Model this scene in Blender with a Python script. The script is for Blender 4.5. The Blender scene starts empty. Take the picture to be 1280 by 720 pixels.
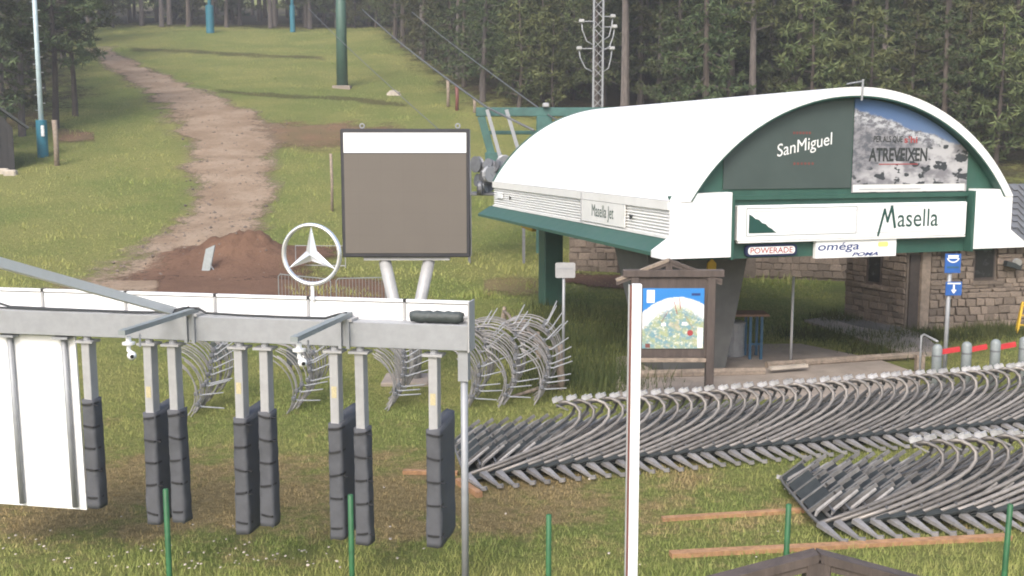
import bpy, math, random
import numpy as np
from mathutils import Vector, Matrix, noise as mnoise

R = math.radians
random.seed(7)
scene = bpy.context.scene
COL = scene.collection

# ------------------------------------------------------------------ camera, sky, sun, exposure
F = 1350.0                      # focal length in pixels of a 1280 px wide frame
PITCH = R(7.5)
CAM = Vector((0, 0, 5.0))
cd = bpy.data.cameras.new('camera')
cd.sensor_width = 36.0
cd.lens = F / 1280.0 * 36.0
cd.clip_start = 0.1
cd.clip_end = 2000
cam = bpy.data.objects.new('camera', cd)
COL.objects.link(cam)
cam.location = CAM
cam.rotation_euler = (R(90) - PITCH, 0, 0)
scene.camera = cam

SUN_EL, SUN_AZ = R(42), R(200)  # azimuth clockwise from +Y (behind the camera, to the left)
w = bpy.data.worlds.new('World')
scene.world = w
w.use_nodes = True
wn = w.node_tree.nodes
wl = w.node_tree.links
bg = wn['Background']
sky = wn.new('ShaderNodeTexSky')
sky.sky_type = 'NISHITA'
sky.sun_disc = False
sky.sun_elevation = SUN_EL
sky.sun_rotation = SUN_AZ
sky.air_density = 1.0
sky.dust_density = 3.5
sky.ozone_density = 0.6
wl.new(sky.outputs['Color'], bg.inputs['Color'])
bg.inputs['Strength'].default_value = 0.14
sd = bpy.data.lights.new('sun', 'SUN')
sd.energy = 1.1
sd.angle = R(25)
sd.color = (1.0, 0.99, 0.975)
sun = bpy.data.objects.new('sun', sd)
COL.objects.link(sun)
sdir = Vector((math.sin(SUN_AZ) * math.cos(SUN_EL), math.cos(SUN_AZ) * math.cos(SUN_EL), math.sin(SUN_EL)))
sun.rotation_euler = sdir.to_track_quat('Z', 'Y').to_euler()
sun.location = (0, -20, 60)
scene.view_settings.view_transform = 'Standard'
scene.view_settings.look = 'None'
scene.view_settings.gamma = 1.0
scene.view_settings.use_curve_mapping = False
scene.view_settings.exposure = 1.22
scene.cycles.filter_width = 1.9
scene.cycles.max_bounces = 6
scene.cycles.transparent_max_bounces = 12

# ------------------------------------------------------------------ terrain and pixel helpers
def softplus(v):
    return v if v > 30 else math.log1p(math.exp(v))

def H(x, y):
    z = 0.208 * 4.0 * softplus((y - 40) / 4.0)
    z -= 0.05 * 6.0 * softplus((y - 131) / 6.0)
    k = min(1.0, max(0.0, (y - 34) / 30))
    z += (0.03 + 0.42 * k) * mnoise.noise(Vector((x * 0.07, y * 0.07, 3.1)))
    z += (0.015 + 0.06 * k) * mnoise.noise(Vector((x * 0.45, y * 0.45, 8.7)))
    return z

FW = Vector((0, math.cos(PITCH), -math.sin(PITCH)))
UP = Vector((0, math.sin(PITCH), math.cos(PITCH)))

def ray(px, py):
    return FW + Vector((1, 0, 0)) * ((px - 640) / F) + UP * ((360 - py) / F)

def P(px, py, Y):               # point seen at (px, py) at world depth Y
    d = ray(px, py)
    return CAM + d * (Y / d.y)

def G(px, py):                  # point of the ground seen at (px, py)
    d = ray(px, py)
    y = 7.0
    last = y
    while y < 400:
        p = CAM + d * (y / d.y)
        if p.z <= H(p.x, p.y):
            a, b = last, y
            for _ in range(18):
                m = (a + b) / 2
                p = CAM + d * (m / d.y)
                if p.z <= H(p.x, p.y):
                    b = m
                else:
                    a = m
            p = CAM + d * (b / d.y)
            return Vector((p.x, p.y, H(p.x, p.y)))
        last = y
        y += 0.5
    p = CAM + d * (400 / d.y)
    return Vector((p.x, 400, H(p.x, 400)))

# ------------------------------------------------------------------ materials
MATS = {}

class NT:
    def __init__(self, name):
        self.m = bpy.data.materials.new(name)
        self.m.use_nodes = True
        self.n = self.m.node_tree.nodes
        self.l = self.m.node_tree.links
        self.b = self.n['Principled BSDF']
        self.out = self.n['Material Output']
    def node(self, t, **kw):
        nd = self.n.new(t)
        for k, v in kw.items():
            setattr(nd, k, v)
        return nd
    def link(self, a, b):
        self.l.new(a, b)
    def noise(self, vec, scale, detail=4, rough=0.6):
        nd = self.node('ShaderNodeTexNoise')
        nd.inputs['Scale'].default_value = scale
        nd.inputs['Detail'].default_value = detail
        nd.inputs['Roughness'].default_value = rough
        if vec is not None:
            self.link(vec, nd.inputs['Vector'])
        return nd.outputs['Fac']
    def math(self, op, a, b=None, c=None, clamp=False):
        nd = self.node('ShaderNodeMath', operation=op)
        nd.use_clamp = clamp
        for i, v in enumerate((a, b, c)):
            if v is None:
                continue
            if isinstance(v, (int, float)):
                nd.inputs[i].default_value = v
            else:
                self.link(v, nd.inputs[i])
        return nd.outputs[0]
    def sstep(self, v, lo, hi):
        nd = self.node('ShaderNodeMapRange', interpolation_type='SMOOTHSTEP')
        self.link(v, nd.inputs['Value'])
        nd.inputs['From Min'].default_value = lo
        nd.inputs['From Max'].default_value = hi
        return nd.outputs['Result']
    def mix(self, f, a, b):
        nd = self.node('ShaderNodeMix', data_type='RGBA')
        for s, v in ((0, f), (6, a), (7, b)):
            if isinstance(v, (int, float)):
                nd.inputs[s].default_value = v
            elif isinstance(v, tuple):
                nd.inputs[s].default_value = (*v, 1)
            else:
                self.link(v, nd.inputs[s])
        return nd.outputs[2]
    def bump(self, h, strength, dist):
        nd = self.node('ShaderNodeBump')
        nd.inputs['Strength'].default_value = strength
        nd.inputs['Distance'].default_value = dist
        self.link(h, nd.inputs['Height'])
        self.link(nd.outputs['Normal'], self.b.inputs['Normal'])
    def pos(self):
        return self.node('ShaderNodeNewGeometry').outputs['Position']
    def obj(self):
        return self.node('ShaderNodeTexCoord').outputs['Object']

def mat(name, col, rough=0.6, metal=0.0, var=0.25, scale=6.0, bump=0.0, bscale=40.0, dirt=None, stretch=None, rnd=0.0):
    t = NT(name)
    v = t.obj()
    if stretch:
        mp = t.node('ShaderNodeMapping')
        mp.inputs['Scale'].default_value = stretch
        t.link(v, mp.inputs['Vector'])
        v = mp.outputs['Vector']
    n = t.noise(v, scale, 6, 0.65)
    lo = tuple(c * (1 - var) for c in col)
    hi = tuple(min(1, c * (1 + var * 0.8)) for c in col)
    c = t.mix(t.sstep(n, 0.3, 0.7), lo, hi)
    if dirt:
        d = t.noise(v, scale * 0.45, 8, 0.7)
        c = t.mix(t.math('MULTIPLY', t.sstep(d, 0.5, 0.72), 0.7), c, dirt)
    if rnd:
        oi = t.node('ShaderNodeObjectInfo')
        hs = t.node('ShaderNodeHueSaturation')
        t.link(t.math('MULTIPLY_ADD', oi.outputs['Random'], 2 * rnd, 1 - rnd), hs.inputs['Value'])
        t.link(c, hs.inputs['Color'])
        c = hs.outputs['Color']
    t.link(c, t.b.inputs['Base Color'])
    r2 = t.math('MULTIPLY_ADD', n, 0.3, rough - 0.15, clamp=True)
    t.link(r2, t.b.inputs['Roughness'])
    t.b.inputs['Metallic'].default_value = metal
    if bump:
        t.bump(t.noise(v, bscale, 5, 0.6), bump, 0.02)
    MATS[name] = t.m
    return t.m

mat('galvanised', (0.30, 0.31, 0.325), 0.5, 0.2, 0.07, 9, 0.05, 60, dirt=(0.27, 0.275, 0.28))
mat('galvanised_light', (0.36, 0.36, 0.362), 0.5, 0.1, 0.1, 5, dirt=(0.31, 0.305, 0.30))
mat('galvanised_dark', (0.15, 0.155, 0.165), 0.5, 0.3, 0.2, 6)
mat('tube_steel', (0.215, 0.198, 0.18), 0.42, 0.2, 0.2, 7, dirt=(0.165, 0.145, 0.128), rnd=0.35)
mat('foot_steel', (0.24, 0.23, 0.222), 0.5, 0.15, 0.2, 9, rnd=0.2)
mat('rib_steel', (0.15, 0.146, 0.141), 0.5, 0.15, 0.25, 9, dirt=(0.12, 0.11, 0.10), rnd=0.25)  # shade among the nested chairs is put into this darker steel
mat('grip_steel', (0.60, 0.60, 0.62), 0.35, 0.55, 0.2, 12, rnd=0.2)
mat('white_paint', (0.80, 0.80, 0.80), 0.45, 0, 0.03, 2)
mat('white_roof', (0.80, 0.80, 0.80), 0.5, 0, 0.02, 1.2, dirt=(0.74, 0.74, 0.73))
mat('cream_panel', (0.66, 0.66, 0.645), 0.5, 0, 0.04, 3, dirt=(0.58, 0.57, 0.54))
mat('grey_panel_line', (0.42, 0.42, 0.43), 0.5, 0, 0.1, 5)
mat('pad_fabric', (0.074, 0.077, 0.086), 0.75, 0, 0.15, 4, 0.35, 9, dirt=(0.085, 0.085, 0.09))
mat('seat_cushion', (0.026, 0.031, 0.031), 0.7, 0, 0.25, 6, 0.3, 20, rnd=0.25)
mat('strap', (0.018, 0.018, 0.02), 0.6)
mat('tarp', (0.045, 0.055, 0.055), 0.55, 0, 0.3, 12, 0.4, 25)
mat('cable_black', (0.02, 0.024, 0.026), 0.5)
mat('sticker', (0.46, 0.40, 0.24), 0.5, 0, 0.2, 60)
mat('green_paint', (0.030, 0.088, 0.066), 0.5, 0, 0.12, 3, dirt=(0.045, 0.095, 0.075))
mat('dark_poster', (0.054, 0.074, 0.068), 0.5, 0, 0.08, 1.5, dirt=(0.058, 0.076, 0.07))
mat('dark_soffit', (0.05, 0.055, 0.05), 0.7)
mat('pylon_grey', (0.10, 0.10, 0.094), 0.7, 0, 0.15, 3)
mat('letter_white', (0.78, 0.78, 0.76), 0.5, 0, 0.03)
mat('letter_green', (0.012, 0.06, 0.048), 0.5, 0, 0.05)
mat('letter_blue', (0.02, 0.045, 0.17), 0.5, 0, 0.05)
mat('letter_navy', (0.012, 0.018, 0.06), 0.5, 0, 0.05)
mat('letter_red', (0.32, 0.05, 0.05), 0.5, 0, 0.1)
mat('letter_brown', (0.16, 0.055, 0.045), 0.6, 0, 0.1)
mat('letter_dark', (0.03, 0.035, 0.035), 0.5, 0, 0.05)
mat('letter_yellow', (0.7, 0.62, 0.2), 0.5, 0, 0.05)
mat('sign_blue', (0.02, 0.095, 0.33), 0.45, 0, 0.1)
mat('wood_dark', (0.075, 0.058, 0.05), 0.75, 0, 0.3, 9, 0.3, 50, stretch=(1, 1, 0.15))
mat('wood_weathered', (0.25, 0.20, 0.155), 0.8, 0, 0.3, 9, 0.4, 40)
mat('wood_fresh', (0.34, 0.19, 0.095), 0.75, 0, 0.3, 10, 0.4, 40, dirt=(0.30, 0.15, 0.08))
mat('table_wood', (0.20, 0.12, 0.075), 0.75, 0, 0.25, 9, 0.3, 40)
mat('blue_steel', (0.025, 0.085, 0.15), 0.5, 0, 0.15)
mat('teal_pad', (0.022, 0.155, 0.215), 0.6, 0, 0.12, 4)
mat('pale_blue_pole', (0.42, 0.52, 0.55), 0.5, 0, 0.1, 4)
mat('tower_green', (0.055, 0.115, 0.085), 0.55, 0, 0.12, 2)
mat('frame_teal', (0.045, 0.12, 0.105), 0.55, 0, 0.2, 3)
mat('stake_green', (0.022, 0.105, 0.038), 0.55, 0, 0.2, 8)
mat('bezel', (0.028, 0.028, 0.033), 0.45, 0, 0.15)
mat('bin_grey', (0.30, 0.30, 0.30), 0.55, 0.2, 0.15)
mat('red_bar', (0.45, 0.03, 0.035), 0.5, 0, 0.12)
mat('gate_grey', (0.22, 0.245, 0.245), 0.55, 0.1, 0.12)
mat('yellow_paint', (0.6, 0.38, 0.03), 0.5, 0, 0.15)
mat('slate', (0.12, 0.125, 0.135), 0.7, 0, 0.2, 5, 0.3, 20, rnd=0.2)
mat('mortar', (0.15, 0.122, 0.098), 0.9, 0, 0.2, 8, 0.4, 30)
mat('stone', (0.19, 0.15, 0.118), 0.88, 0, 0.28, 7, 0.6, 22, dirt=(0.16, 0.13, 0.105), rnd=0.3)
mat('dark_glass', (0.02, 0.02, 0.022), 0.25, 0, 0.1)
mat('door_brown', (0.06, 0.047, 0.04), 0.7)
mat('concrete', (0.29, 0.245, 0.205), 0.9, 0, 0.16, 1.6, 0.4, 30, dirt=(0.17, 0.145, 0.12))
mat('concrete_dark', (0.12, 0.11, 0.10), 0.9, 0, 0.2, 2, 0.3, 30)
mat('hut_wood', (0.036, 0.034, 0.034), 0.8, 0, 0.25, 8, 0.3, 30, stretch=(6, 6, 1))
mat('hut_roof', (0.045, 0.05, 0.05), 0.8, 0, 0.25, 5)
mat('pale_stone', (0.42, 0.37, 0.31), 0.9, 0, 0.2, 3, 0.5, 10)
mat('bark', (0.075, 0.060, 0.050), 0.9, 0, 0.35, 3, 0.8, 12, stretch=(3, 3, 0.6), rnd=0.35)
mat('bark_grey', (0.115, 0.098, 0.09), 0.9, 0, 0.3, 3, 0.8, 12, stretch=(3, 3, 0.6), rnd=0.2)
mat('rope_steel', (0.13, 0.135, 0.135), 0.5, 0.3)
mat('map_print_label', (0.7, 0.72, 0.72), 0.5)

def chrome():
    t = NT('polished_chrome')
    t.b.inputs['Base Color'].default_value = (0.82, 0.82, 0.84, 1)
    t.b.inputs['Metallic'].default_value = 0.75
    n = t.noise(t.obj(), 9)
    t.link(t.math('MULTIPLY_ADD', n, 0.15, 0.22), t.b.inputs['Roughness'])
    MATS['chrome'] = t.m
chrome()

def screen_mat():
    t = NT('led_display_off')
    v = t.obj()
    n = t.noise(v, 1.5, 3)
    c = t.mix(n, (0.112, 0.097, 0.082), (0.126, 0.110, 0.093))
    br = t.node('ShaderNodeTexBrick', offset=0.0)
    mp = t.node('ShaderNodeMapping')
    mp.inputs['Rotation'].default_value = (R(90), 0, 0)
    t.link(v, mp.inputs['Vector'])
    t.link(mp.outputs['Vector'], br.inputs['Vector'])
    br.inputs['Scale'].default_value = 1.0
    br.inputs['Brick Width'].default_value = 0.46
    br.inputs['Row Height'].default_value = 0.45
    br.inputs['Mortar Size'].default_value = 0.006
    br.inputs['Color1'].default_value = (1, 1, 1, 1)
    br.inputs['Color2'].default_value = (0.985, 0.985, 0.985, 1)
    br.inputs['Mortar'].default_value = (0.93, 0.93, 0.93, 1)
    mx = t.node('ShaderNodeMix', data_type='RGBA', blend_type='MULTIPLY')
    mx.inputs[0].default_value = 1.0
    t.link(c, mx.inputs[6])
    t.link(br.outputs['Color'], mx.inputs[7])
    t.link(mx.outputs[2], t.b.inputs['Base Color'])
    t.b.inputs['Roughness'].default_value = 0.6
    MATS['screen'] = t.m
screen_mat()

def grass_col(t):
    """turf colour from world position: green, yellow-green and dry straw patches"""
    p = t.pos()
    sx = t.node('ShaderNodeSeparateXYZ')
    t.link(p, sx.inputs[0])
    big = t.noise(p, 0.16, 5, 0.6)
    midn = t.noise(p, 0.9, 6, 0.65)
    fine = t.noise(p, 7.0, 5, 0.7)
    green = t.mix(t.sstep(big, 0.36, 0.64), (0.155, 0.192, 0.052), (0.235, 0.238, 0.076))
    green = t.mix(t.math('MULTIPLY', t.sstep(fine, 0.42, 0.7), 0.6), green, (0.26, 0.24, 0.095))
    green = t.mix(t.math('MULTIPLY', t.sstep(fine, 0.5, 0.3), 0.5), green, (0.09, 0.115, 0.032))
    # mown strip along the gates: drier, straw coloured
    y = sx.outputs['Y']
    band = t.math('MULTIPLY', t.sstep(y, 12.5, 14.2), t.sstep(y, 18.4, 15.8))
    xs = t.sstep(sx.outputs['X'], 4.5, -1.5)
    band = t.math('MULTIPLY', band, t.math('MULTIPLY_ADD', xs, 0.75, 0.25))
    dry = t.math('ADD', t.math('MULTIPLY', band, 0.27), midn)
    dry = t.math('ADD', dry, t.math('MULTIPLY', t.math('SUBTRACT', fine, 0.5), 0.30))
    dry = t.math('SUBTRACT', dry, t.math('MULTIPLY', t.sstep(y, 18.0, 24.0), 0.07))
    dryf = t.sstep(dry, 0.54, 0.78)
    straw = t.mix(t.sstep(fine, 0.35, 0.65), (0.25, 0.165, 0.085), (0.36, 0.26, 0.14))
    return t.mix(t.math('MULTIPLY', dryf, 0.75), green, straw), fine, p

def ground_mats():
    t = NT('turf_ground')
    c, fine, p = grass_col(t)
    t.link(c, t.b.inputs['Base Color'])
    t.b.inputs['Roughness'].default_value = 0.95
    t.b.inputs['Specular IOR Level'].default_value = 0.1
    n = t.noise(p, 5.0, 8, 0.75)
    t.bump(n, 0.9, 0.25)
    MATS['turf'] = t.m
    t = NT('grass_blade')
    c, fine, p = grass_col(t)
    hs = t.node('ShaderNodeHueSaturation')
    hs.inputs['Value'].default_value = 1.4
    t.link(c, hs.inputs['Color'])
    t.link(hs.outputs['Color'], t.b.inputs['Base Color'])
    t.b.inputs['Roughness'].default_value = 0.8
    t.b.inputs['Specular IOR Level'].default_value = 0.2
    MATS['grass_blade'] = t.m

    def patch(name, a, b, dark, edge_lo=0.55, edge_hi=1.02, grit=9.0, amp=0.9, es=0.3, cover=1.0):
        t = NT(name)
        p = t.pos()
        e = t.node('ShaderNodeAttribute', attribute_name='edge').outputs['Fac']
        n1 = t.noise(p, 0.55, 6, 0.65)
        n2 = t.noise(p, grit, 6, 0.75)
        n3 = t.noise(p, 0.22, 4, 0.6)
        c = t.mix(t.sstep(n1, 0.35, 0.65), a, b)
        c = t.mix(t.math('MULTIPLY', t.sstep(n2, 0.48, 0.66), 0.6), c, dark)
        c = t.mix(t.math('MULTIPLY', t.sstep(n3, 0.5, 0.7), 0.35), c, dark)
        t.link(c, t.b.inputs['Base Color'])
        t.b.inputs['Roughness'].default_value = 0.95
        t.b.inputs['Specular IOR Level'].default_value = 0.1
        t.bump(n2, 0.7, 0.12)
        n4 = t.noise(p, es, 8, 0.72)
        nn = t.math('ADD', t.math('MULTIPLY', t.math('SUBTRACT', n4, 0.5), amp), t.math('MULTIPLY', t.math('SUBTRACT', n2, 0.5), 0.9))
        m = t.sstep(t.math('ADD', e, nn), edge_lo, edge_hi)
        m = t.math('SUBTRACT', 1.0, t.math('MULTIPLY', t.math('SUBTRACT', 1.0, m), cover))
        tr = t.node('ShaderNodeBsdfTransparent')
        ms = t.node('ShaderNodeMixShader')
        t.link(m, ms.inputs[0])
        t.link(t.b.outputs[0], ms.inputs[1])
        t.link(tr.outputs[0], ms.inputs[2])
        t.link(ms.outputs[0], t.out.inputs['Surface'])
        MATS[name] = t.m
    patch('gravel', (0.24, 0.172, 0.116), (0.33, 0.252, 0.182), (0.19, 0.135, 0.088), 0.5, 1.05, 5.0, 2.1, 0.3)
    patch('red_soil', (0.22, 0.135, 0.085), (0.17, 0.13, 0.07), (0.14, 0.10, 0.05), 0.35, 1.0, 5.0, 2.2, 0.35, 0.9)
    patch('brown_soil', (0.135, 0.078, 0.052), (0.17, 0.10, 0.066), (0.10, 0.06, 0.04), 0.6, 1.0, 6.0, 1.4, 0.5)
    patch('needle_litter', (0.085, 0.062, 0.038), (0.06, 0.058, 0.026), (0.045, 0.04, 0.022), 0.6, 1.0, 3.0)
    patch('straw_patch', (0.25, 0.19, 0.10), (0.21, 0.17, 0.075), (0.16, 0.14, 0.06), 0.3, 1.0, 7.0, 1.8, 0.6, 0.8)
    patch('damp_rut', (0.085, 0.085, 0.036), (0.11, 0.085, 0.045), (0.065, 0.065, 0.03), 0.25, 1.0, 4.0, 2.4, 0.3, 0.5)
ground_mats()

def foliage(name, a, b, c3):
    t = NT(name)
    oi = t.node('ShaderNodeObjectInfo')
    n = t.noise(t.obj(), 1.1, 3, 0.6)
    c = t.mix(t.sstep(n, 0.35, 0.65), a, b)
    n2 = t.noise(t.obj(), 8.0, 2)
    c = t.mix(t.math('MULTIPLY', t.sstep(n2, 0.55, 0.75), 0.35), c, c3)
    hs = t.node('ShaderNodeHueSaturation')
    t.link(t.math('MULTIPLY_ADD', oi.outputs['Random'], 0.06, 0.465), hs.inputs['Hue'])
    t.link(t.math('MULTIPLY_ADD', oi.outputs['Random'], 0.7, 0.65), hs.inputs['Value'])
    t.link(c, hs.inputs['Color'])
    t.link(hs.outputs['Color'], t.b.inputs['Base Color'])
    t.b.inputs['Roughness'].default_value = 0.75
    t.b.inputs['Specular IOR Level'].default_value = 0.25
    MATS[name] = t.m
foliage('pine_needles', (0.070, 0.090, 0.036), (0.114, 0.126, 0.048), (0.14, 0.136, 0.056))
foliage('spruce_needles', (0.054, 0.076, 0.034), (0.084, 0.100, 0.042), (0.12, 0.118, 0.053))
foliage('nettle_leaf', (0.05, 0.075, 0.022), (0.085, 0.105, 0.034), (0.14, 0.13, 0.055))

# ------------------------------------------------------------------ mesh builder
OFF = {}

def setp(o, label=None, cat=None, group=None, kind=None):
    if label: o['label'] = label
    if cat: o['category'] = cat
    if group: o['group'] = group
    if kind: o['kind'] = kind
    return o

def thing(name, label, cat, loc=(0, 0, 0), group=None):
    o = bpy.data.objects.new(name, None)
    o.empty_display_size = 0.2
    COL.objects.link(o)
    o.location = loc
    OFF[o.name] = Vector(loc)
    return setp(o, label, cat, group)

class MB:
    def __init__(self, fn=None):
        self.v = []
        self.f = []
        self.fn = fn
    def add(self, vs, fs):
        b = len(self.v)
        for p in vs:
            p = Vector(p)
            self.v.append(self.fn(p) if self.fn else p)
        for f in fs:
            self.f.append(tuple(b + i for i in f))
        return self
    def box(self, lo, hi, rot=None, c=None):
        x0, y0, z0 = lo
        x1, y1, z1 = hi
        vs = [Vector(p) for p in ((x0, y0, z0), (x1, y0, z0), (x1, y1, z0), (x0, y1, z0), (x0, y0, z1), (x1, y0, z1), (x1, y1, z1), (x0, y1, z1))]
        if rot is not None:
            c = Vector(c) if c is not None else Vector(((x0 + x1) / 2, (y0 + y1) / 2, (z0 + z1) / 2))
            vs = [rot @ (p - c) + c for p in vs]
        return self.add(vs, [(0, 3, 2, 1), (4, 5, 6, 7), (0, 1, 5, 4), (1, 2, 6, 5), (2, 3, 7, 6), (3, 0, 4, 7)])
    def bbox(self, lo, hi, b=0.01):
        """box with chamfered vertical and horizontal edges"""
        x0, y0, z0 = lo
        x1, y1, z1 = hi
        vs = []
        for z, k in ((z0, b), (z0 + b, 0), (z1 - b, 0), (z1, b)):
            for (x, y, sx, sy) in ((x0, y0, 1, 1), (x1, y0, -1, 1), (x1, y1, -1, -1), (x0, y1, 1, -1)):
                if (sx * sy) > 0:
                    vs += [(x + sx * k, y + sy * (b + k), z), (x + sx * (b + k), y + sy * k, z)]
                else:
                    vs += [(x + sx * (b + k), y + sy * k, z), (x + sx * k, y + sy * (b + k), z)]
        fs = [tuple(range(7, -1, -1)), tuple(range(24, 32))]
        for r in range(3):
            for i in range(8):
                j = (i + 1) % 8
                fs.append((r * 8 + i, r * 8 + j, (r + 1) * 8 + j, (r + 1) * 8 + i))
        return self.add(vs, fs)
    def prism(self, poly, axis_fn, d0, d1):
        """poly: list of 2d points, axis_fn(a, b, d) -> 3d point"""
        n = len(poly)
        vs = [axis_fn(a, b, d0) for a, b in poly] + [axis_fn(a, b, d1) for a, b in poly]
        fs = [tuple(range(n)), tuple(range(2 * n - 1, n - 1, -1))]
        for i in range(n):
            j = (i + 1) % n
            fs.append((i, n + i, n + j, j))
        return self.add(vs, fs)
    def tube(self, pts, r, n=8, cap=True):
        pts = [Vector(p) for p in pts]
        rs = r if isinstance(r, (list, tuple)) else [r] * len(pts)
        vs = []
        up = Vector((0, 0, 1))
        prev = None
        for i, p in enumerate(pts):
            if i == 0:
                d = pts[1] - pts[0]
            elif i == len(pts) - 1:
                d = pts[-1] - pts[-2]
            else:
                d = (pts[i + 1] - p).normalized() + (p - pts[i - 1]).normalized()
            d.normalize()
            if prev is None:
                a = d.cross(up)
                if a.length < 0.05:
                    a = d.cross(Vector((0, 1, 0)))
            else:
                a = prev - d * prev.dot(d)
            a.normalize()
            prev = a
            b = d.cross(a)
            for k in range(n):
                th = 2 * math.pi * (k + 0.5) / n
                vs.append(p + (a * math.cos(th) + b * math.sin(th)) * rs[i])
        fs = []
        for i in range(len(pts) - 1):
            for k in range(n):
                j = (k + 1) % n
                fs.append((i * n + k, i * n + j, (i + 1) * n + j, (i + 1) * n + k))
        if cap:
            fs.append(tuple(range(n - 1, -1, -1)))
            m = (len(pts) - 1) * n
            fs.append(tuple(range(m, m + n)))
        return self.add(vs, fs)
    def bar(self, a, b, w, h=None, side=None):
        """rectangular bar from a to b, w across, h thick"""
        a, b = Vector(a), Vector(b)
        h = h or w
        d = (b - a).normalized()
        s = Vector(side) if side is not None else (d.cross(Vector((0, 0, 1))) if abs(d.z) < 0.95 else d.cross(Vector((0, 1, 0))))
        s = (s - d * s.dot(d)).normalized()
        u = s.cross(d)
        vs = []
        for p in (a, b):
            for x, y in ((-1, -1), (1, -1), (1, 1), (-1, 1)):
                vs.append(p + s * (x * w / 2) + u * (y * h / 2))
        return self.add(vs, [(3, 2, 1, 0), (4, 5, 6, 7), (0, 1, 5, 4), (1, 2, 6, 5), (2, 3, 7, 6), (3, 0, 4, 7)])
    def build(self, name, m, parent=None, label=None, cat=None, group=None, kind=None, smooth=False):
        off = OFF.get(parent.name, Vector((0, 0, 0))) if parent is not None else Vector((0, 0, 0))
        me = bpy.data.meshes.new(name)
        me.from_pydata([tuple(p - off) for p in self.v], [], self.f)
        me.validate()
        me.update()
        if smooth:
            me.shade_smooth()
        mm = MATS[m] if isinstance(m, str) else m
        me.materials.append(mm)
        o = bpy.data.objects.new(name, me)
        COL.objects.link(o)
        if parent is not None:
            o.parent = parent
            OFF[o.name] = off
        return setp(o, label, cat, group, kind)

KIDS = {}
def copy_tree(o, parent=None):
    c = o.copy()
    COL.objects.link(c)
    if parent is not None:
        c.parent = parent
    if o.name not in KIDS:
        KIDS[o.name] = list(o.children)
    for ch in KIDS[o.name]:
        copy_tree(ch, c)
    return c

def text_mesh(body, shear=0.0, bold=0.0):
    cu = bpy.data.curves.new('txt', 'FONT')
    cu.body = body
    cu.shear = shear
    cu.offset = bold
    cu.resolution_u = 4
    ob = bpy.data.objects.new('txt', cu)
    COL.objects.link(ob)
    dg = bpy.context.evaluated_depsgraph_get()
    me = bpy.data.meshes.new_from_object(ob.evaluated_get(dg))
    vs = [(v.co.x, v.co.y) for v in me.vertices]
    fs = [tuple(p.vertices) for p in me.polygons]
    bpy.data.objects.remove(ob)
    bpy.data.curves.remove(cu)
    bpy.data.meshes.remove(me)
    return vs, fs

def lettering(body, rect, fn, m, parent, name='lettering', shear=0.0, slope=0.0, bold=0.0):
    """rect = (a0, a1, b0, b1) in the plane that fn(a, b) maps to 3d"""
    vs, fs = text_mesh(body, shear, bold)
    if not vs:
        return
    xs = [v[0] for v in vs]
    ys = [v[1] for v in vs]
    x0, x1, y0, y1 = min(xs), max(xs), min(ys), max(ys)
    a0, a1, b0, b1 = rect
    mb = MB()
    out = []
    for x, y in vs:
        a = a0 + (x - x0) / (x1 - x0) * (a1 - a0)
        b = b0 + (y - y0) / (y1 - y0) * (b1 - b0) + slope * (a - a0)
        out.append(fn(a, b))
    mb.add(out, fs)
    return mb.build(name, m, parent)

def ordinal(n):
    base = ['', 'first', 'second', 'third', 'fourth', 'fifth', 'sixth', 'seventh', 'eighth', 'ninth', 'tenth', 'eleventh', 'twelfth', 'thirteenth', 'fourteenth', 'fifteenth', 'sixteenth', 'seventeenth', 'eighteenth', 'nineteenth']
    tens = {2: ('twenty', 'twentieth'), 3: ('thirty', 'thirtieth'), 4: ('forty', 'fortieth'), 5: ('fifty', 'fiftieth')}
    if n < 20:
        return base[n]
    a, b = divmod(n, 10)
    return tens[a][1] if b == 0 else tens[a][0] + '-' + base[b]

# ------------------------------------------------------------------ ground
def make_ground():
    xs = []
    x = -150.0
    while x <= 150:
        xs.append(x)
        x += 0.6 if abs(x) < 20 else (1.5 if abs(x) < 60 else 6)
    ys = []
    y = -30.0
    while y <= 420:
        ys.append(y)
        y += 0.6 if 5 < y < 60 else (1.5 if y < 140 else 8)
    vs = [(x, y, H(x, y)) for y in ys for x in xs]
    n = len(xs)
    fs = [(j * n + i, j * n + i + 1, (j + 1) * n + i + 1, (j + 1) * n + i) for j in range(len(ys) - 1) for i in range(n - 1)]
    MB().add(vs, fs).build('ground', 'turf', kind='structure', smooth=True)
make_ground()

def patch_grid(name, rows, m, lift=0.03, nu=28, sub=6, hfun=None, kind='structure', **kw):
    """rows: list of (left point, right point) on the ground in world xy; edge attribute 0 in the middle .. 1 at the rim"""
    R_ = []
    for i in range(len(rows) - 1):
        for k in range(sub):
            f = k / sub
            R_.append((rows[i][0].lerp(rows[i + 1][0], f), rows[i][1].lerp(rows[i + 1][1], f)))
    R_.append(rows[-1])
    vs, ed = [], []
    N = len(R_)
    for j, (a, b) in enumerate(R_):
        ext = (b - a) * 0.12
        a2, b2 = a - ext, b + ext
        tv = abs(2 * j / (N - 1) - 1)
        for i in range(nu + 1):
            u = i / nu
            p = a2.lerp(b2, u)
            z = H(p.x, p.y) + lift
            e = max(abs(2 * u - 1), max(0, (tv - 0.8) / 0.2) * 1.3)
            if hfun:
                z += hfun(p.x, p.y)
            vs.append((p.x, p.y, z))
            ed.append(e * 1.15)
    n = nu + 1
    fs = [(j * n + i, j * n + i + 1, (j + 1) * n + i + 1, (j + 1) * n + i) for j in range(N - 1) for i in range(nu)]
    o = MB().add(vs, fs).build(name, m, kind=kind, smooth=True, **kw)
    at = o.data.attributes.new('edge', 'FLOAT', 'POINT')
    at.data.foreach_set('value', ed)
    return o

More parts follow.
